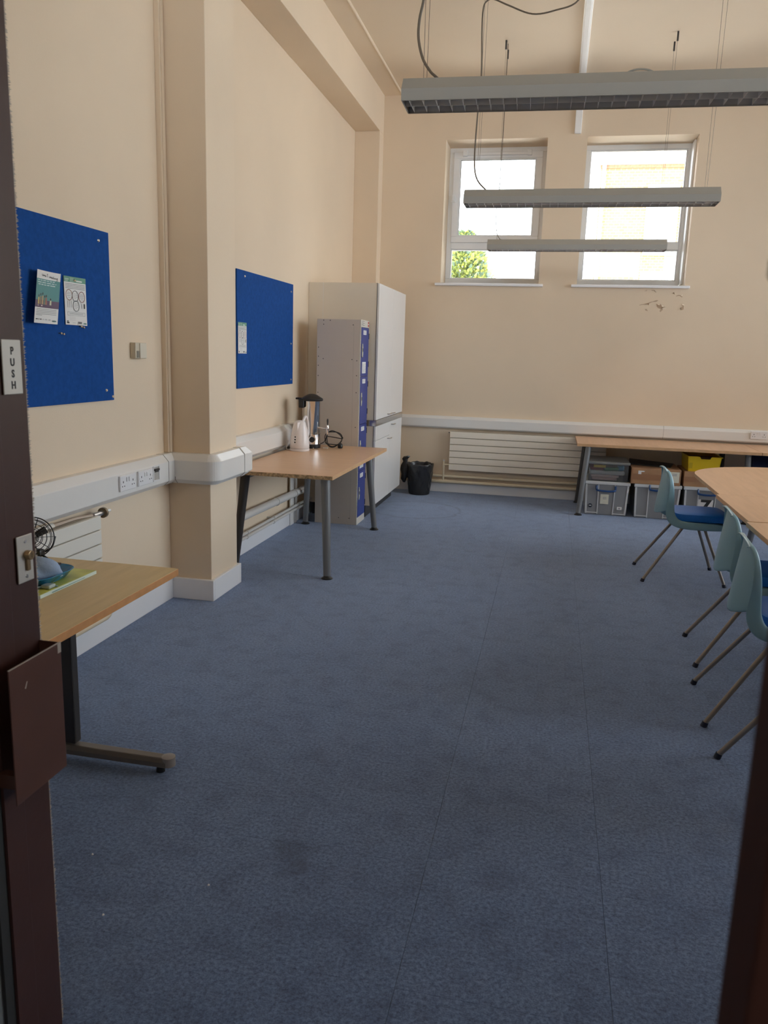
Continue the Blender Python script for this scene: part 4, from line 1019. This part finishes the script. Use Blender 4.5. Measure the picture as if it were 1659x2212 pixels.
# tied-up bunch of liner at the cabinet side
vs = []; rows = [(.0, .13, .012), (-.006, .17, .03), (.0, .22, .042), (-.004, .28, .045), (.002, .33, .040), (.008, .37, .024), (.0, .40, .03), (.018, .425, .034), (.035, .435, .012)]
for dx, z_, r_ in rows:
    for k in range(12):
        a_ = 2 * math.pi * k / 12; q = r_ * (1 + .25 * math.sin(3 * a_ + z_ * 30)); vs.append((bx_ - .165 + dx + q * math.cos(a_), by_ - .055 + q * .8 * math.sin(a_), z_))
fs = [(i * 12 + k, i * 12 + (k + 1) % 12, (i + 1) * 12 + (k + 1) % 12, (i + 1) * 12 + k) for i in range(len(rows) - 1) for k in range(12)] + [tuple(range(11, -1, -1)), tuple(range(96, 108))]
B().add(vs, fs).build('tied_liner_bunch', bagm, t, smooth=True)

# ------------------------------------------------------------------ storage boxes below the end wall table
def storage_box(label, x0, x1, y0, dep, h, taper=.022, lid=True):
    t = thing('storage_box', label, 'box', ((x0 + x1) / 2, y0 + dep / 2, 0))
    y1 = y0 + dep
    B().hexa([(x0 + taper, y0 + taper, 0), (x1 - taper, y0 + taper, 0), (x1 - taper, y1 - taper, 0), (x0 + taper, y1 - taper, 0)], [(x0 + .008, y0 + .008, h - .03), (x1 - .008, y0 + .008, h - .03), (x1 - .008, y1 - .008, h - .03), (x0 + .008, y1 - .008, h - .03)]).build('tub', greyp, t, bevel=.008)
    B().box(x0 - .003, y0 - .003, h - .034, x1 + .003, y1 + .003, h).build('lid', paleplastic, t, bevel=.006)
    def fy(z): return y0 + taper + (.008 - taper) * z / (h - .03)
    W = x1 - x0
    def rib(u0, z0, u1, z1, w_=.010):
        def px(u, z): s = taper + (.008 - taper) * z / (h - .03); return x0 + s + (W - 2 * s) * u
        a = (px(u0, z0), z0); c = (px(u1, z1), z1); hz = abs(z1 - z0) < .001
        e = (0, w_ / 2) if hz else (w_ / 2, 0)
        pts = [(a[0] - e[0], a[1] - e[1]), (a[0] + e[0] if not hz else c[0], a[1] - e[1] if not hz else c[1] - e[1]), (c[0] + e[0], c[1] + e[1]), (c[0] - e[0] if not hz else a[0], c[1] + e[1] if not hz else a[1] + e[1])]
        B().prism(pts, lambda q, z: (q, fy(z) - .007, z), lambda q, z: (q, fy(z) + .004, z)).build('rib', paleplastic, t, bevel=.002)
    for u in (.02, .98): rib(u, .012, u, h - .035, .018)
    for u in (.30, .68): rib(u, .008, u, h - .035)
    rib(.03, .022, .30, .022); rib(.68, .018, .97, .018)
    return t, fy
def bow_handle(t, xa, xb, yf, z, m=blueh):
    b = B().tube(smooth_path([(xa, yf - .004, z + .045), (xa, yf - .02, z + .01), (xa + .012, yf - .04, z), (xa * .5 + xb * .5, yf - .048, z - .004), (xb - .012, yf - .04, z), (xb, yf - .02, z + .01), (xb, yf - .004, z + .045)], 4), .0105, 8); b.build('bow_handle', m, t, smooth=True)
sb1, f1_ = storage_box('large grey lidded storage box with a hanging blue handle at the table leg', 0.386, .832, 8.250, .56, .352)
bow_handle(sb1, .505, .69, f1_(.3), .262)
B().box(.55, f1_(.15) - .0065, .118, .632, f1_(.15) - .005, .218).build('paper_label', mat('cream_label', (.72, .70, .58), .6), sb1)
b = B(); [b.box(.575, f1_(.15) - .0072, zz, .61, f1_(.15) - .0064, zz + .003) for zz in (.185, .178, .168)]; b.build('print', mat('print_grey', (.3, .3, .34), .6), sb1)['kind'] = 'stuff'
b = B().cyl((.455, f1_(.1) - .008, .095), (.455, f1_(.1) + .004, .095), .020, n=22); b.build('round_logo', mat('logo_navy', (.015, .018, .035), .4), sb1)
B().box(.442, f1_(.1) - .009, .092, .466, f1_(.1) - .0075, .099).build('logo_mark', paper, sb1)
B().box(.722, f1_(.08) - .008, .065, .768, f1_(.08) + .003, .095).build('small_label', paper, sb1)
B().box(.734, f1_(.08) - .009, .073, .756, f1_(.08) - .0075, .087).build('label_mark', mat('print_grey', (.3, .3, .34), .6), sb1)
sb2, f2_ = storage_box('grey storage box below the flat cardboard box, in the middle', 0.872, 1.325, 8.235, .56, .352)
bow_handle(sb2, 1.02, 1.20, f2_(.3), .300)
sb3, f3_ = storage_box('grey storage box marked with a black seven', 1.350, 1.805, 8.25, .56, .352)
bow_handle(sb3, 1.485, 1.66, f3_(.3), .285)
B().box(1.497, f3_(.17) - .010, .098, 1.637, f3_(.17) - .0065, .228).build('number_card', paper, sb3)
b = B(); lettering(b, '7', .155, lambda a, c, e: (1.567 + a * 1.25, f3_(.17) - .0105 - e, .163 + c), offset=.006); b.build('number_seven', ink, sb3)

# shallow clear box with craft things on the first box
cb = thing('storage_box', 'shallow clear plastic box of craft things on the first storage box', 'box', (.61, 8.510, .352))
b = B(); x0, x1, y0, y1, z0, z1 = .415, .805, 8.265, 8.780, .3525, .530
for (p0, p1) in (((x0, y0), (x1, y0 + .003)), ((x0, y1 - .003), (x1, y1)), ((x0, y0), (x0 + .003, y1)), ((x1 - .003, y0), (x1, y1))): b.box(*p0, z0, *p1, z1)
b.box(x0, y0, z0, x1, y1, z0 + .003); b.build('tub', clearp, cb)
B().box(x0 - .012, y0 - .012, z1 - .004, x1 + .012, y1 + .012, z1 + .022).build('lid', mat_glass('frosted_lid', (.8, .82, .82), rough=.3, opac=.35, col_=(.6, .62, .62)), cb, bevel=.008)
bag_m = mat('pink_sleeve', (.70, .52, .49), .35); 
tag(B().box(.45, 8.300, .358, .70, 8.680, .385).build('paper_packet', bag_m, bevel=.010), 'lowest pink packet inside the shallow clear box', 'packet', 'packets in the clear box')
tag(B().box(.44, 8.305, .3855, .72, 8.660, .412).build('paper_packet', mat('pink_sleeve_pale', (.74, .60, .57), .35), bevel=.011), 'upper pink packet inside the shallow clear box', 'packet', 'packets in the clear box')
tag(B().box(.43, 8.310, .4125, .775, 8.660, .455).build('plastic_wallet', mat('pale_wallet', (.70, .73, .72), .3), bevel=.014), 'pale plastic wallet above the packets in the clear box', 'wallet')
tag(B().tube([(.575, 8.310, .473), (.71, 8.310, .480)], .016, 12).build('paper_roll', mat('mint_green_card', (.12, .36, .22), .5), smooth=True), 'green paper roll inside the shallow clear box', 'roll')
tag(B().box(.70, 8.295, .463, .765, 8.410, .515).build('cloth_bundle', mat('blue_cloth', (.06, .22, .36), .7), bevel=.015), 'blue cloth bundle in the corner of the clear box', 'cloth')
tag(B().box(.46, 8.275, .490, .578, 8.282, .516).build('card_slip', mat('yellow_card', (.75, .55, .06), .5)), 'yellow card slip at the front of the clear box', 'card')
tag(B().box(.43, 8.330, .456, .565, 8.560, .488).build('folded_felt', mat('red_felt', (.30, .09, .09), .9), bevel=.006), 'dark red folded felt inside the clear box', 'felt')

# cardboard boxes and the tray
t = thing('cardboard_box', 'flat brown cardboard box with white labels on the middle storage box', 'box', (1.06, 8.4850, .352))
B().box(.83, 8.2300, .3525, 1.305, 8.7550, .512).build('carton', cardboard, t, bevel=.004)
B().box(.832, 8.2285, .395, 1.303, 8.2305, .455).build('tape', tapem, t)
B().box(.835, 8.2275, .3535, .845, 8.2305, .51).build('tape', tapem, t)
b = B().box(.895, 8.2260, .452, .925, 8.2285, .487); b.box(.925, 8.2260, .475, .955, 8.2285, .487); b.build('torn_label', paper, t)
B().box(1.135, 8.2260, .383, 1.29, 8.2285, .49).build('address_label', mat('cream_label', (.72, .70, .58), .6), t)
b = B(); [b.box(1.22, 8.2252, zz, 1.265, 8.2262, zz + .004) for zz in (.47, .46, .452)]; b.build('print', mat('print_grey', (.3, .3, .34), .6), t)['kind'] = 'stuff'
tag(B().hexa([(.835, 8.4850, .5135), (1.215, 8.3550, .5135), (1.29, 8.6950, .5135), (.85, 8.7750, .5135)], [(.835, 8.4850, .5235), (1.215, 8.3550, .5215), (1.29, 8.6950, .5215), (.85, 8.7750, .5435)]).build('dark_folder', mat('black_folder', (.025, .024, .022), .5)), 'black folder lying on the flat cardboard box', 'folder')
t = thing('cardboard_box', 'brown cardboard box under the yellow tray', 'box', (1.55, 8.4850, .352))
B().box(1.338, 8.2600, .3525, 1.79, 8.7550, .502).build('carton', cardboard, t, bevel=.004)
B().box(1.338, 8.2585, .40, 1.79, 8.2605, .45).build('tape', tapem, t)
t = thing('tray', 'yellow plastic tray with a finger notch on the cardboard box', 'tray', (1.5, 8.4850, .502))
def ytray():
    xa, xb, ya, yb, za, zb = 1.36, 1.675, 8.2700, 8.6950, .503, .655; s = .014
    b = B()
    for bot, top in ((((xa + s, ya + s), (xb - s, ya + s + .003)), ((xa, ya), (xb, ya + .004))),): pass
    P = lambda x, y, z: (x, y, z)
    # front with finger notch
    fr = [(xa + s, za), (xb - s, za), (xb - .002, zb - .02), (xb - .002, zb), (xb - .095, zb), (xb - .105, zb - .025), (xa + .125, zb - .025), (xa + .11, zb), (xa + .002, zb), (xa + .002, zb - .02)]
    B().prism(fr, lambda a, c: (a, ya + s * (1 - (c - za) / (zb - za)), c), lambda a, c: (a, ya + .004 + s * (1 - (c - za) / (zb - za)), c)).build('front_wall', yellowp, t)
    q = B()
    q.hexa([(xa + s, ya + s, za), (xa + s + .004, ya + s, za), (xa + s + .004, yb - s, za), (xa + s, yb - s, za)], [(xa, ya, zb), (xa + .004, ya, zb), (xa + .004, yb, zb), (xa, yb, zb)])
    q.hexa([(xb - s - .004, ya + s, za), (xb - s, ya + s, za), (xb - s, yb - s, za), (xb - s - .004, yb - s, za)], [(xb - .004, ya, zb), (xb, ya, zb), (xb, yb, zb), (xb - .004, yb, zb)])
    q.hexa([(xa + s, yb - s - .004, za), (xb - s, yb - s - .004, za), (xb - s, yb - s, za), (xa + s, yb - s, za)], [(xa, yb - .004, zb), (xb, yb - .004, zb), (xb, yb, zb), (xa, yb, zb)])
    q.box(xa + s, ya + s, za, xb - s, yb - s, za + .004); q.build('tub', yellowp, t)
    B().box(xb - .005, ya - .012, zb - .006, xb + .012, yb + .01, zb).build('rim', yellowp, t, bevel=.002)
    B().box(xa - .012, ya - .012, zb - .006, xa + .005, yb + .01, zb).build('rim', yellowp, t, bevel=.002)
    B().box(xa + .005, ya - .012, zb - .006, xa + .112, ya + .004, zb).build('rim', yellowp, t, bevel=.002)
    B().box(xb - .095, ya - .012, zb - .006, xb - .005, ya + .004, zb).build('rim', yellowp, t, bevel=.002)
    B().box(xa + .125, ya - .010, zb - .031, xb - .105, ya + .006, zb - .025).build('notch_lip', yellowp, t, bevel=.002)
    B().box(xa + .018, ya + .006, za + .03, xa + .05, ya + .012, zb - .01).build('label_slot', mat('yellow_plastic_dark', (.55, .38, .01), .4), t)
    B().box(xa + .01, ya + .02, zb - .04, xb - .01, yb - .02, zb - .036).build('contents_board', mat('tray_grey_board', (.38, .33, .28), .7), t)
ytray()

# ------------------------------------------------------------------ chairs
def make_chair():
    t = thing('chair', 'x', 'chair', (0, 0, 0)); ORG[t.name] = Vector((0, 0, 0))
    st = [  # centre x,z   edge x,z   half width   flange (dx, dz)
        ((.320, .405), (.300, .400), .175, (0, -.012)),
        ((.285, .436), (.275, .432), .200, (0, -.030)),
        ((.180, .440), (.180, .440), .212, (0, -.045)),
        ((.060, .438), (.060, .442), .214, (0, -.048)),
        ((-.030, .436), (-.030, .446), .212, (-.01, -.050)),
        ((-.100, .440), (-.075, .462), .206, (-.055, -.045)),
        ((-.150, .452), (-.095, .500), .200, (-.072, -.020)),
        ((-.212, .470), (-.100, .545), .197, (-.070, -.004)),
        ((-.205, .530), (-.104, .595), .196, (-.056, .0)),
        ((-.196, .600), (-.110, .650), .194, (-.046, .0)),
        ((-.184, .680), (-.120, .705), .190, (-.036, .0)),
        ((-.172, .745), (-.132, .752), .180, (-.024, .002)),
        ((-.163, .795), (-.146, .785), .155, (-.020, .004)),
        ((-.166, .812), (-.158, .800), .140, (-.020, .0)),
        ((-.180, .806), (-.176, .796), .138, (-.012, -.008))]
    us = [-1.0, -1, -.93, -.84, -.66, -.33, 0, .33, .66, .84, .93, 1, 1.0]
    vs = []; nu = len(us)
    for (c, e, hw, fl_) in st:
        for i, u in enumerate(us):
            k = abs(u) ** 2.2
            x = c[0] + (e[0] - c[0]) * k; z = c[1] + (e[1] - c[1]) * k; y = hw * u
            if i in (0, nu - 1): x += fl_[0]; z += fl_[1]; y *= 1.03
            vs.append((x, y, z))
    fs = []
    for j in range(len(st) - 1):
        for i in range(nu - 1):
            if j in (5, 6) and 3 <= i <= nu - 5: continue        # hand slot between seat and back
            fs.append((j * nu + i, j * nu + i + 1, (j + 1) * nu + i + 1, (j + 1) * nu + i))
    B().add(vs, fs).build('shell', shell_m, t, smooth=True, solid=.008, subsurf=2)
    b = B(); n = 28
    def sup(a, r, e=5):
        c, s = math.cos(a), math.sin(a); return (math.copysign(abs(c) ** (2 / e), c) * r[0], math.copysign(abs(s) ** (2 / e), s) * r[1])
    vs = []; rows = [((.180, .178), .446), ((.190, .190), .451), ((.193, .193), .484), ((.188, .188), .499), ((.174, .174), .5055), ((.10, .10), .507)]
    for r_, z in rows:
        for k in range(n):
            x, y = sup(2 * math.pi * k / n, r_); vs.append((.095 + x, y, z + .004 * (x / .18) * 0))
    fs = [(i * n + k, i * n + (k + 1) % n, (i + 1) * n + (k + 1) % n, (i + 1) * n + k) for i in range(len(rows) - 1) for k in range(n)] + [tuple(range(n - 1, -1, -1)), tuple(range(5 * n, 6 * n))]
    B().add(vs, fs).build('seat_pad', padblue, t, smooth=True)
    for s in (-1, 1):
        for (xt, zt, yt, xf) in ((-.025, .418, .155, -.283), (.118, .418, .150, .275)):
            l = B().tube(smooth_path([(xt + .045 * (1 if xf < 0 else -1), s * (yt - .02), zt + .004), (xt, s * yt, zt - .018), (xt + (xf - xt) * .12, s * (yt + .01), zt - .06), (xf, s * .240, .014)], 5), .0108, 10)
            lo = l.build('leg', legm, t, smooth=True)
            B().cyl((xf + (.004 if xf < 0 else -.004), s * .2395, .022), (xf - (.003 if xf < 0 else -.003), s * .2405, 0), .0135, .0145, n=12).build('foot_cap', footm, lo, smooth=True)
    b = B().tube([(.02, -.137, .421), (.02, .137, .421)], .0105, 10); b.tube([(.073, -.133, .421), (.073, .133, .421)], .0105, 10)
    b.build('under_frame', legm, t, smooth=True)
    return t
ch = make_chair()
spots = [(1.003, 6.025, R(1.5), 'teal chair with a bright blue pad at the D-end, farthest from the door'),
         (1.120, 4.380, R(-2.4), 'teal chair second from the D-end, its back partly over the next chair'),
         (1.046, 3.650, R(-4.0), 'teal chair third from the D-end, its seat cut by the blurred door edge'),
         (1.060, 2.942, R(7.0), 'teal chair nearest the door, only a rear leg showing')]
for i, (x, y, a_, l) in enumerate(spots):
    c = ch if i == 0 else copy_tree(ch)
    c.location = (x, y, 0); c.rotation_euler = (0, 0, a_); c['label'] = l; c['group'] = 'teal chairs along the meeting tables'
# dark blue upholstered chair standing under the end wall table
t = thing('chair', 'dark blue padded chair tucked under the end wall table at the right edge', 'chair', (2.24, 8.45, 0))
dblue = mat('navy_upholstery', (.012, .022, .075), .85, noise=.15, nscale=60)
B().box(2.03, 8.25, .42, 2.45, 8.66, .48).build('seat', dblue, t, bevel=.02, seg=3)
B().box(2.03, 8.60, .50, 2.43, 8.65, .68).build('backrest', dblue, t, bevel=.02, seg=3)
for sx in (2.06, 2.42):
    for sy in (8.28, 8.63): B().cyl((sx, sy, 0), (sx, sy, .42 if sy < 8.5 else .60), .011, n=12).build('leg', darkgrey, t, smooth=True)

# ------------------------------------------------------------------ things on the desk
t = thing('desk_fan', 'black wire desk fan on the oak-topped desk', 'fan', (-1.95, 2.56, .73))
fc = Vector((-1.908, 2.60, .824)); R_ = .078
ax = Vector((.55, -.80, .22)).normalized(); ex = ax.cross(Vector((0, 0, 1))).normalized(); ey = ex.cross(ax)
def circ(r_, off, n=40): return [fc + ax * off + (ex * math.cos(2 * math.pi * k / n) + ey * math.sin(2 * math.pi * k / n)) * r_ for k in range(n)]
b = B()
for r_, off in ((.024, .026), (.038, .025), (.052, .022), (.066, .015), (R_, 0), (.070, -.02), (.052, -.033), (.032, -.037)): b.tube(circ(r_, off), .0014 if r_ < R_ else .0024, 6, closed=True)
for k in range(10):
    a_ = 2 * math.pi * k / 10; d_ = ex * math.cos(a_) + ey * math.sin(a_)
    b.tube([fc + ax * .027 + d_ * .012, fc + ax * .023 + d_ * .05, fc + d_ * R_, fc - ax * .022 + d_ * .068, fc - ax * .037 + d_ * .03], .0011, 6)
b.build('wire_cage', blackp, t, smooth=True)
B().cyl(fc + ax * .024, fc + ax * .030, .014, n=18).build('cage_badge', blackp, t, smooth=True)
hub = B().cyl(fc - ax * .055, fc - ax * .008, .020, .014, n=18).build('motor', blackp, t, smooth=True)
for k in range(3):
    a_ = math.pi * 2 / 3 * k + .5; d_ = ex * math.cos(a_) + ey * math.sin(a_); e_ = ax.cross(d_)
    B().add([fc + d_ * .015 - e_ * .01 - ax * .006, fc + d_ * .058 - e_ * .016 - ax * .012, fc + d_ * .060 + e_ * .012 + ax * .012, fc + d_ * .015 + e_ * .012 + ax * .006], [(0, 1, 2, 3)]).build('blade', mat('dark_blade', (.03, .03, .032), .3), t, solid=.0015)
b = B(); b.tube(smooth_path([fc - ax * .02 + ex * .082, fc + Vector((0, 0, -.045)) + ex * .065, Vector((fc.x, fc.y, .758)) + ex * .02], 4), 0.0035, 8); b.tube(smooth_path([fc - ax * .02 - ex * .082, fc + Vector((0, 0, -.045)) - ex * .065, Vector((fc.x, fc.y, .758)) - ex * .02], 4), .0035, 8)
b.build('yoke', blackp, t, smooth=True)
b = B(); q0 = fc + Vector((.030, -.005, -.055)); b.tube([q0, (-1.842, 2.612, .734)], .0045, 8); b.tube([fc + Vector((-.03, 0, -.055)), (-1.98, 2.56, .734)], .0045, 8); b.tube([fc + Vector((0, -.015, -.055)), (-1.91, 2.53, .734)], .0045, 8)
b.build('tripod_feet', blackp, t, smooth=True)
B().box(fc.x - .015, fc.y - .02, fc.z - .068, fc.x + .045, fc.y + .015, fc.z - .042).build('pivot_block', blackp, t, bevel=.008)

t = thing('magazine', 'yellow-green covered booklet under the blue tray on the desk', 'booklet', (-1.72, 2.38, .73))
B().hexa([(-1.90, 2.215, .7303), (-1.597, 2.200, .7303), (-1.592, 2.522, .7303), (-1.895, 2.53, .7303)], [(-1.90, 2.215, .742), (-1.597, 2.200, .742), (-1.592, 2.522, .742), (-1.895, 2.53, .742)]).build('pages', mat('booklet_pages', (.62, .74, .70), .6), t)
B().hexa([(-1.90, 2.215, .742), (-1.599, 2.200, .742), (-1.594, 2.522, .742), (-1.895, 2.53, .742)], [(-1.90, 2.215, .7428), (-1.599, 2.200, .7428), (-1.594, 2.522, .7428), (-1.895, 2.53, .7428)]).build('cover', mat('yellow_green_cover', (.52, .55, .12), .35, noise=.35, nscale=9), t)
B().box(-1.5962, 2.26, .7345, -1.5925, 2.45, .7358).build('spine_print', mat('print_teal', (.12, .25, .25), .6), t)
trm = mat('blue_tray_plastic', (.008, .20, .40), .18)
t = thing('tray', 'shiny blue plastic tray on the booklet', 'tray', (-1.75, 2.36, .743))
prof_o = [(.085, .7432), (.10, .746), (.118, .770), (.124, .774), (.121, .776), (.112, .771), (.095, .751), (.0001, .7495)]
def rr_ring(r_, z, n=36, e=4):
    out = []
    for k in range(n):
        a_ = 2 * math.pi * k / n; c, s = math.cos(a_), math.sin(a_)
        out.append((-1.738 + math.copysign(abs(c) ** (2 / e), c) * r_ * 1.0, 2.352 + math.copysign(abs(s) ** (2 / e), s) * r_ * .92, z))
    return out
vs = []; [vs.extend(rr_ring(r_, z)) for r_, z in prof_o]
n = 36; fs = [(i * n + k, i * n + (k + 1) % n, (i + 1) * n + (k + 1) % n, (i + 1) * n + k) for i in range(len(prof_o) - 1) for k in range(n)] + [tuple(range(n - 1, -1, -1))]
B().add(vs, fs).build('dish', trm, t, smooth=True)
rb = random.Random(9); vs = []; n = 30; rows = 9
for j in range(rows):
    ph = j / (rows - 1) * math.pi / 2
    for k in range(n):
        a_ = 2 * math.pi * k / n
        wob = 1 + .10 * math.sin(3 * a_ + 1) + .06 * math.sin(7 * a_ + j) + .03 * math.sin(13 * a_)
        vs.append((-1.735 + .104 * wob * math.cos(ph) * math.cos(a_), 2.352 + .082 * wob * math.cos(ph) * math.sin(a_), 0.7515 + .068 * math.sin(ph) ** .8 * (1 + .12 * math.sin(2 * a_ + .5))))
fs = [(i * n + k, i * n + (k + 1) % n, (i + 1) * n + (k + 1) % n, (i + 1) * n + k) for i in range(rows - 1) for k in range(n)] + [tuple(range(n - 1, -1, -1))]
t = thing('cloth_bundle', 'crumpled pale blue cloth piled in the blue tray', 'cloth', (-1.765, 2.352, .7515))
B().add(vs, fs).build('cloth', mat('pale_blue_cloth', (.30, .42, .62), .85, bump=.6, bscale=30), t, smooth=True, subsurf=1)
B().box(-1.668, 2.375, .790, -1.655, 2.405, .7965).build('dark_mark', ink, t)
t = thing('cable_lead', 'short grey lead with a pale plug lying over the booklet corner', 'cable', (-1.63, 2.27, .743))
lead = mat('grey_lead', (.25, .36, .40), .4)
B().tube(smooth_path([(-1.72, 2.222, .748), (-1.68, 2.240, .748), (-1.645, 2.262, .748), (-1.622, 2.285, .7475)], 5), .0035, 8).build('lead', lead, t, smooth=True)
B().tube(smooth_path([(-1.705, 2.205, .748), (-1.665, 2.235, .751), (-1.63, 2.27, .749), (-1.60, 2.300, .746)], 5), .0028, 8).build('lead', lead, t, smooth=True)
B().box(-1.64, 2.262, .7435, -1.605, 2.298, .756).build('plug', mat('pale_plug', (.42, .50, .50), .4), t, bevel=.004)

# paper crumbs on the carpet
for (x, y, l) in ((-1.299, 1.971, 'tiny white scrap on the carpet beneath the desk foot'), (-.892, 1.926, 'tiny white scrap on the carpet, rightmost of three'), (-1.121, 1.738, 'tiny white scrap on the carpet closest to the camera')):
    b = B(); rb = random.Random(int(x * -1000)); pts = [(x + .0042 * math.cos(a_) * rb.uniform(.7, 1.1), y + .0042 * math.sin(a_) * rb.uniform(.7, 1.1)) for a_ in [2 * math.pi * k / 7 for k in range(7)]]
    b.prism(pts, lambda a, c: (a, c, 0), lambda a, c: (x + (a - x) * .6, y + (c - y) * .6, .003))
    tag(b.build('paper_scrap', paper), l, 'scrap', 'paper scraps on the carpet')

# ------------------------------------------------------------------ outside
tag(B().box(-60, D + .6, -1.2, 60, 90, -1.0).build('ground_outside', mat('outdoor_paving', (.60, .58, .54), .9)), 'pale paved ground outside the windows', 'ground', kind='structure')
tag(B().box(-6, D + .43, 1.70, 7, D + 4.5, 1.90).build('bounce_roof_outside', mat('pale_bounce_roof', (.82, .80, .76), .9)), 'unseen pale flat roof added outside to bounce light up into the end wall windows', 'roof', kind='structure')  # unseen reflector slab, added to brighten the window reveals from below
t = thing('brick_building', 'sunlit pale brick building seen through the right window', 'building', (6, 18, -1))
bk = mat_brick()
ux0 = .66; zE = 5.50
B().box(ux0, 18, -1, 14, 26, zE).build('brick_wall', bk, t)
B().box(ux0 - .02, 17.97, zE - .03, 14, 18.0, zE + .04).build('string_course', mat('red_brick_course', (.40, .14, .08), .9, noise=.2, nscale=30), t)
B().box(ux0 - .05, 17.95, zE + .04, 14, 26, zE + .34).build('fascia', white, t)
B().box(ux0 - .15, 17.78, zE + .34, 14, 26, zE + .50).build('gutter', mat('grey_gutter', (.45, .47, .50), .6), t)
B().hexa([(ux0 - .15, 17.85, zE + .50), (14, 17.85, zE + .50), (14, 26, zE + .50), (ux0 - .15, 26, zE + .50)], [(ux0 + .3, 21, zE + 2.2), (14, 21, zE + 2.2), (14, 22, zE + 2.2), (ux0 + .3, 22, zE + 2.2)]).build('roof', mat('slate_roof', (.30, .30, .33), .8), t)
B().box(1.62, 17.93, 3.75, 2.25, 17.99, 5.15).build('white_panel', white, t)
wfr = B(); frame_rect(wfr, 1.62, 2.25, 2.2, 3.4, .06, 17.94, 18.0); wo = wfr.build('window', pvc, t); B().box(1.68, 17.98, 2.26, 2.19, 17.985, 3.34).build('pane', mat('bright_pane', (.55, .60, .66), .1), wo)
wfr = B(); frame_rect(wfr, 2.35, 3.3, 4.2, 5.1, .06, 17.94, 18.0); wo = wfr.build('window', pvc, t); B().box(2.41, 17.98, 4.26, 3.24, 17.985, 5.04).build('pane', mat('bright_pane', (.55, .60, .66), .1), wo)
B().cyl((ux0 + .06, 17.93, -1), (ux0 + .06, 17.93, zE + .34), .04, n=10).build('downpipe', mat('grey_gutter', (.45, .47, .50), .6), t)

t = thing('conifer_tree', 'yellow-green conifer tree seen through the left window', 'tree', (-2.82, 24, -1))
B().cyl((-2.82, 24, -1), (-2.80, 24, 4.2), .16, .03, n=10).build('trunk', mat('bark', (.12, .08, .05), .9), t)
def sprays(n, seed, size):
    rb = random.Random(seed); vs = []; fs = []
    for i in range(n):
        h = rb.random() ** .75; z = 5.1 - h * 5.2
        rad = .10 + (5.1 - z) * .50; rad = min(rad, 1.9)
        a_ = rb.uniform(0, 2 * math.pi); rr_ = rad * (.62 + .38 * rb.random()) * (1 + .18 * math.sin(5 * a_ + z * 3) + .1 * math.sin(9 * a_ - z * 7))
        c = Vector((-2.80 + rr_ * math.cos(a_), 24 + rr_ * math.sin(a_), z))
        o = Vector((math.cos(a_), math.sin(a_), rb.uniform(.2, 1.1))).normalized(); s = o.cross(Vector((rb.uniform(-1, 1), rb.uniform(-1, 1), rb.uniform(-1, 1)))).normalized()
        L_ = size * rb.uniform(.7, 1.5); k = len(vs); nrm = o.cross(s)
        vs += [c - s * L_ * .28, c + o * L_ * .45 - s * L_ * .30 + nrm * .02, c + o * L_, c + o * L_ * .45 + s * L_ * .30 - nrm * .02, c + s * L_ * .28]
        fs += [(k, k + 1, k + 2, k + 3, k + 4)]
    return vs, fs
for nm, cc, sd_ in (('foliage', (.44, .48, .14), 1), ('foliage', (.32, .38, .13), 2), ('foliage', (.15, .22, .17), 3)):
    vs, fs = sprays(5200, sd_, .13)
    o = B().add(vs, fs).build(nm, mat('conifer_green_%d' % sd_, cc, .8), t, fixn=False); o['kind'] = 'stuff'
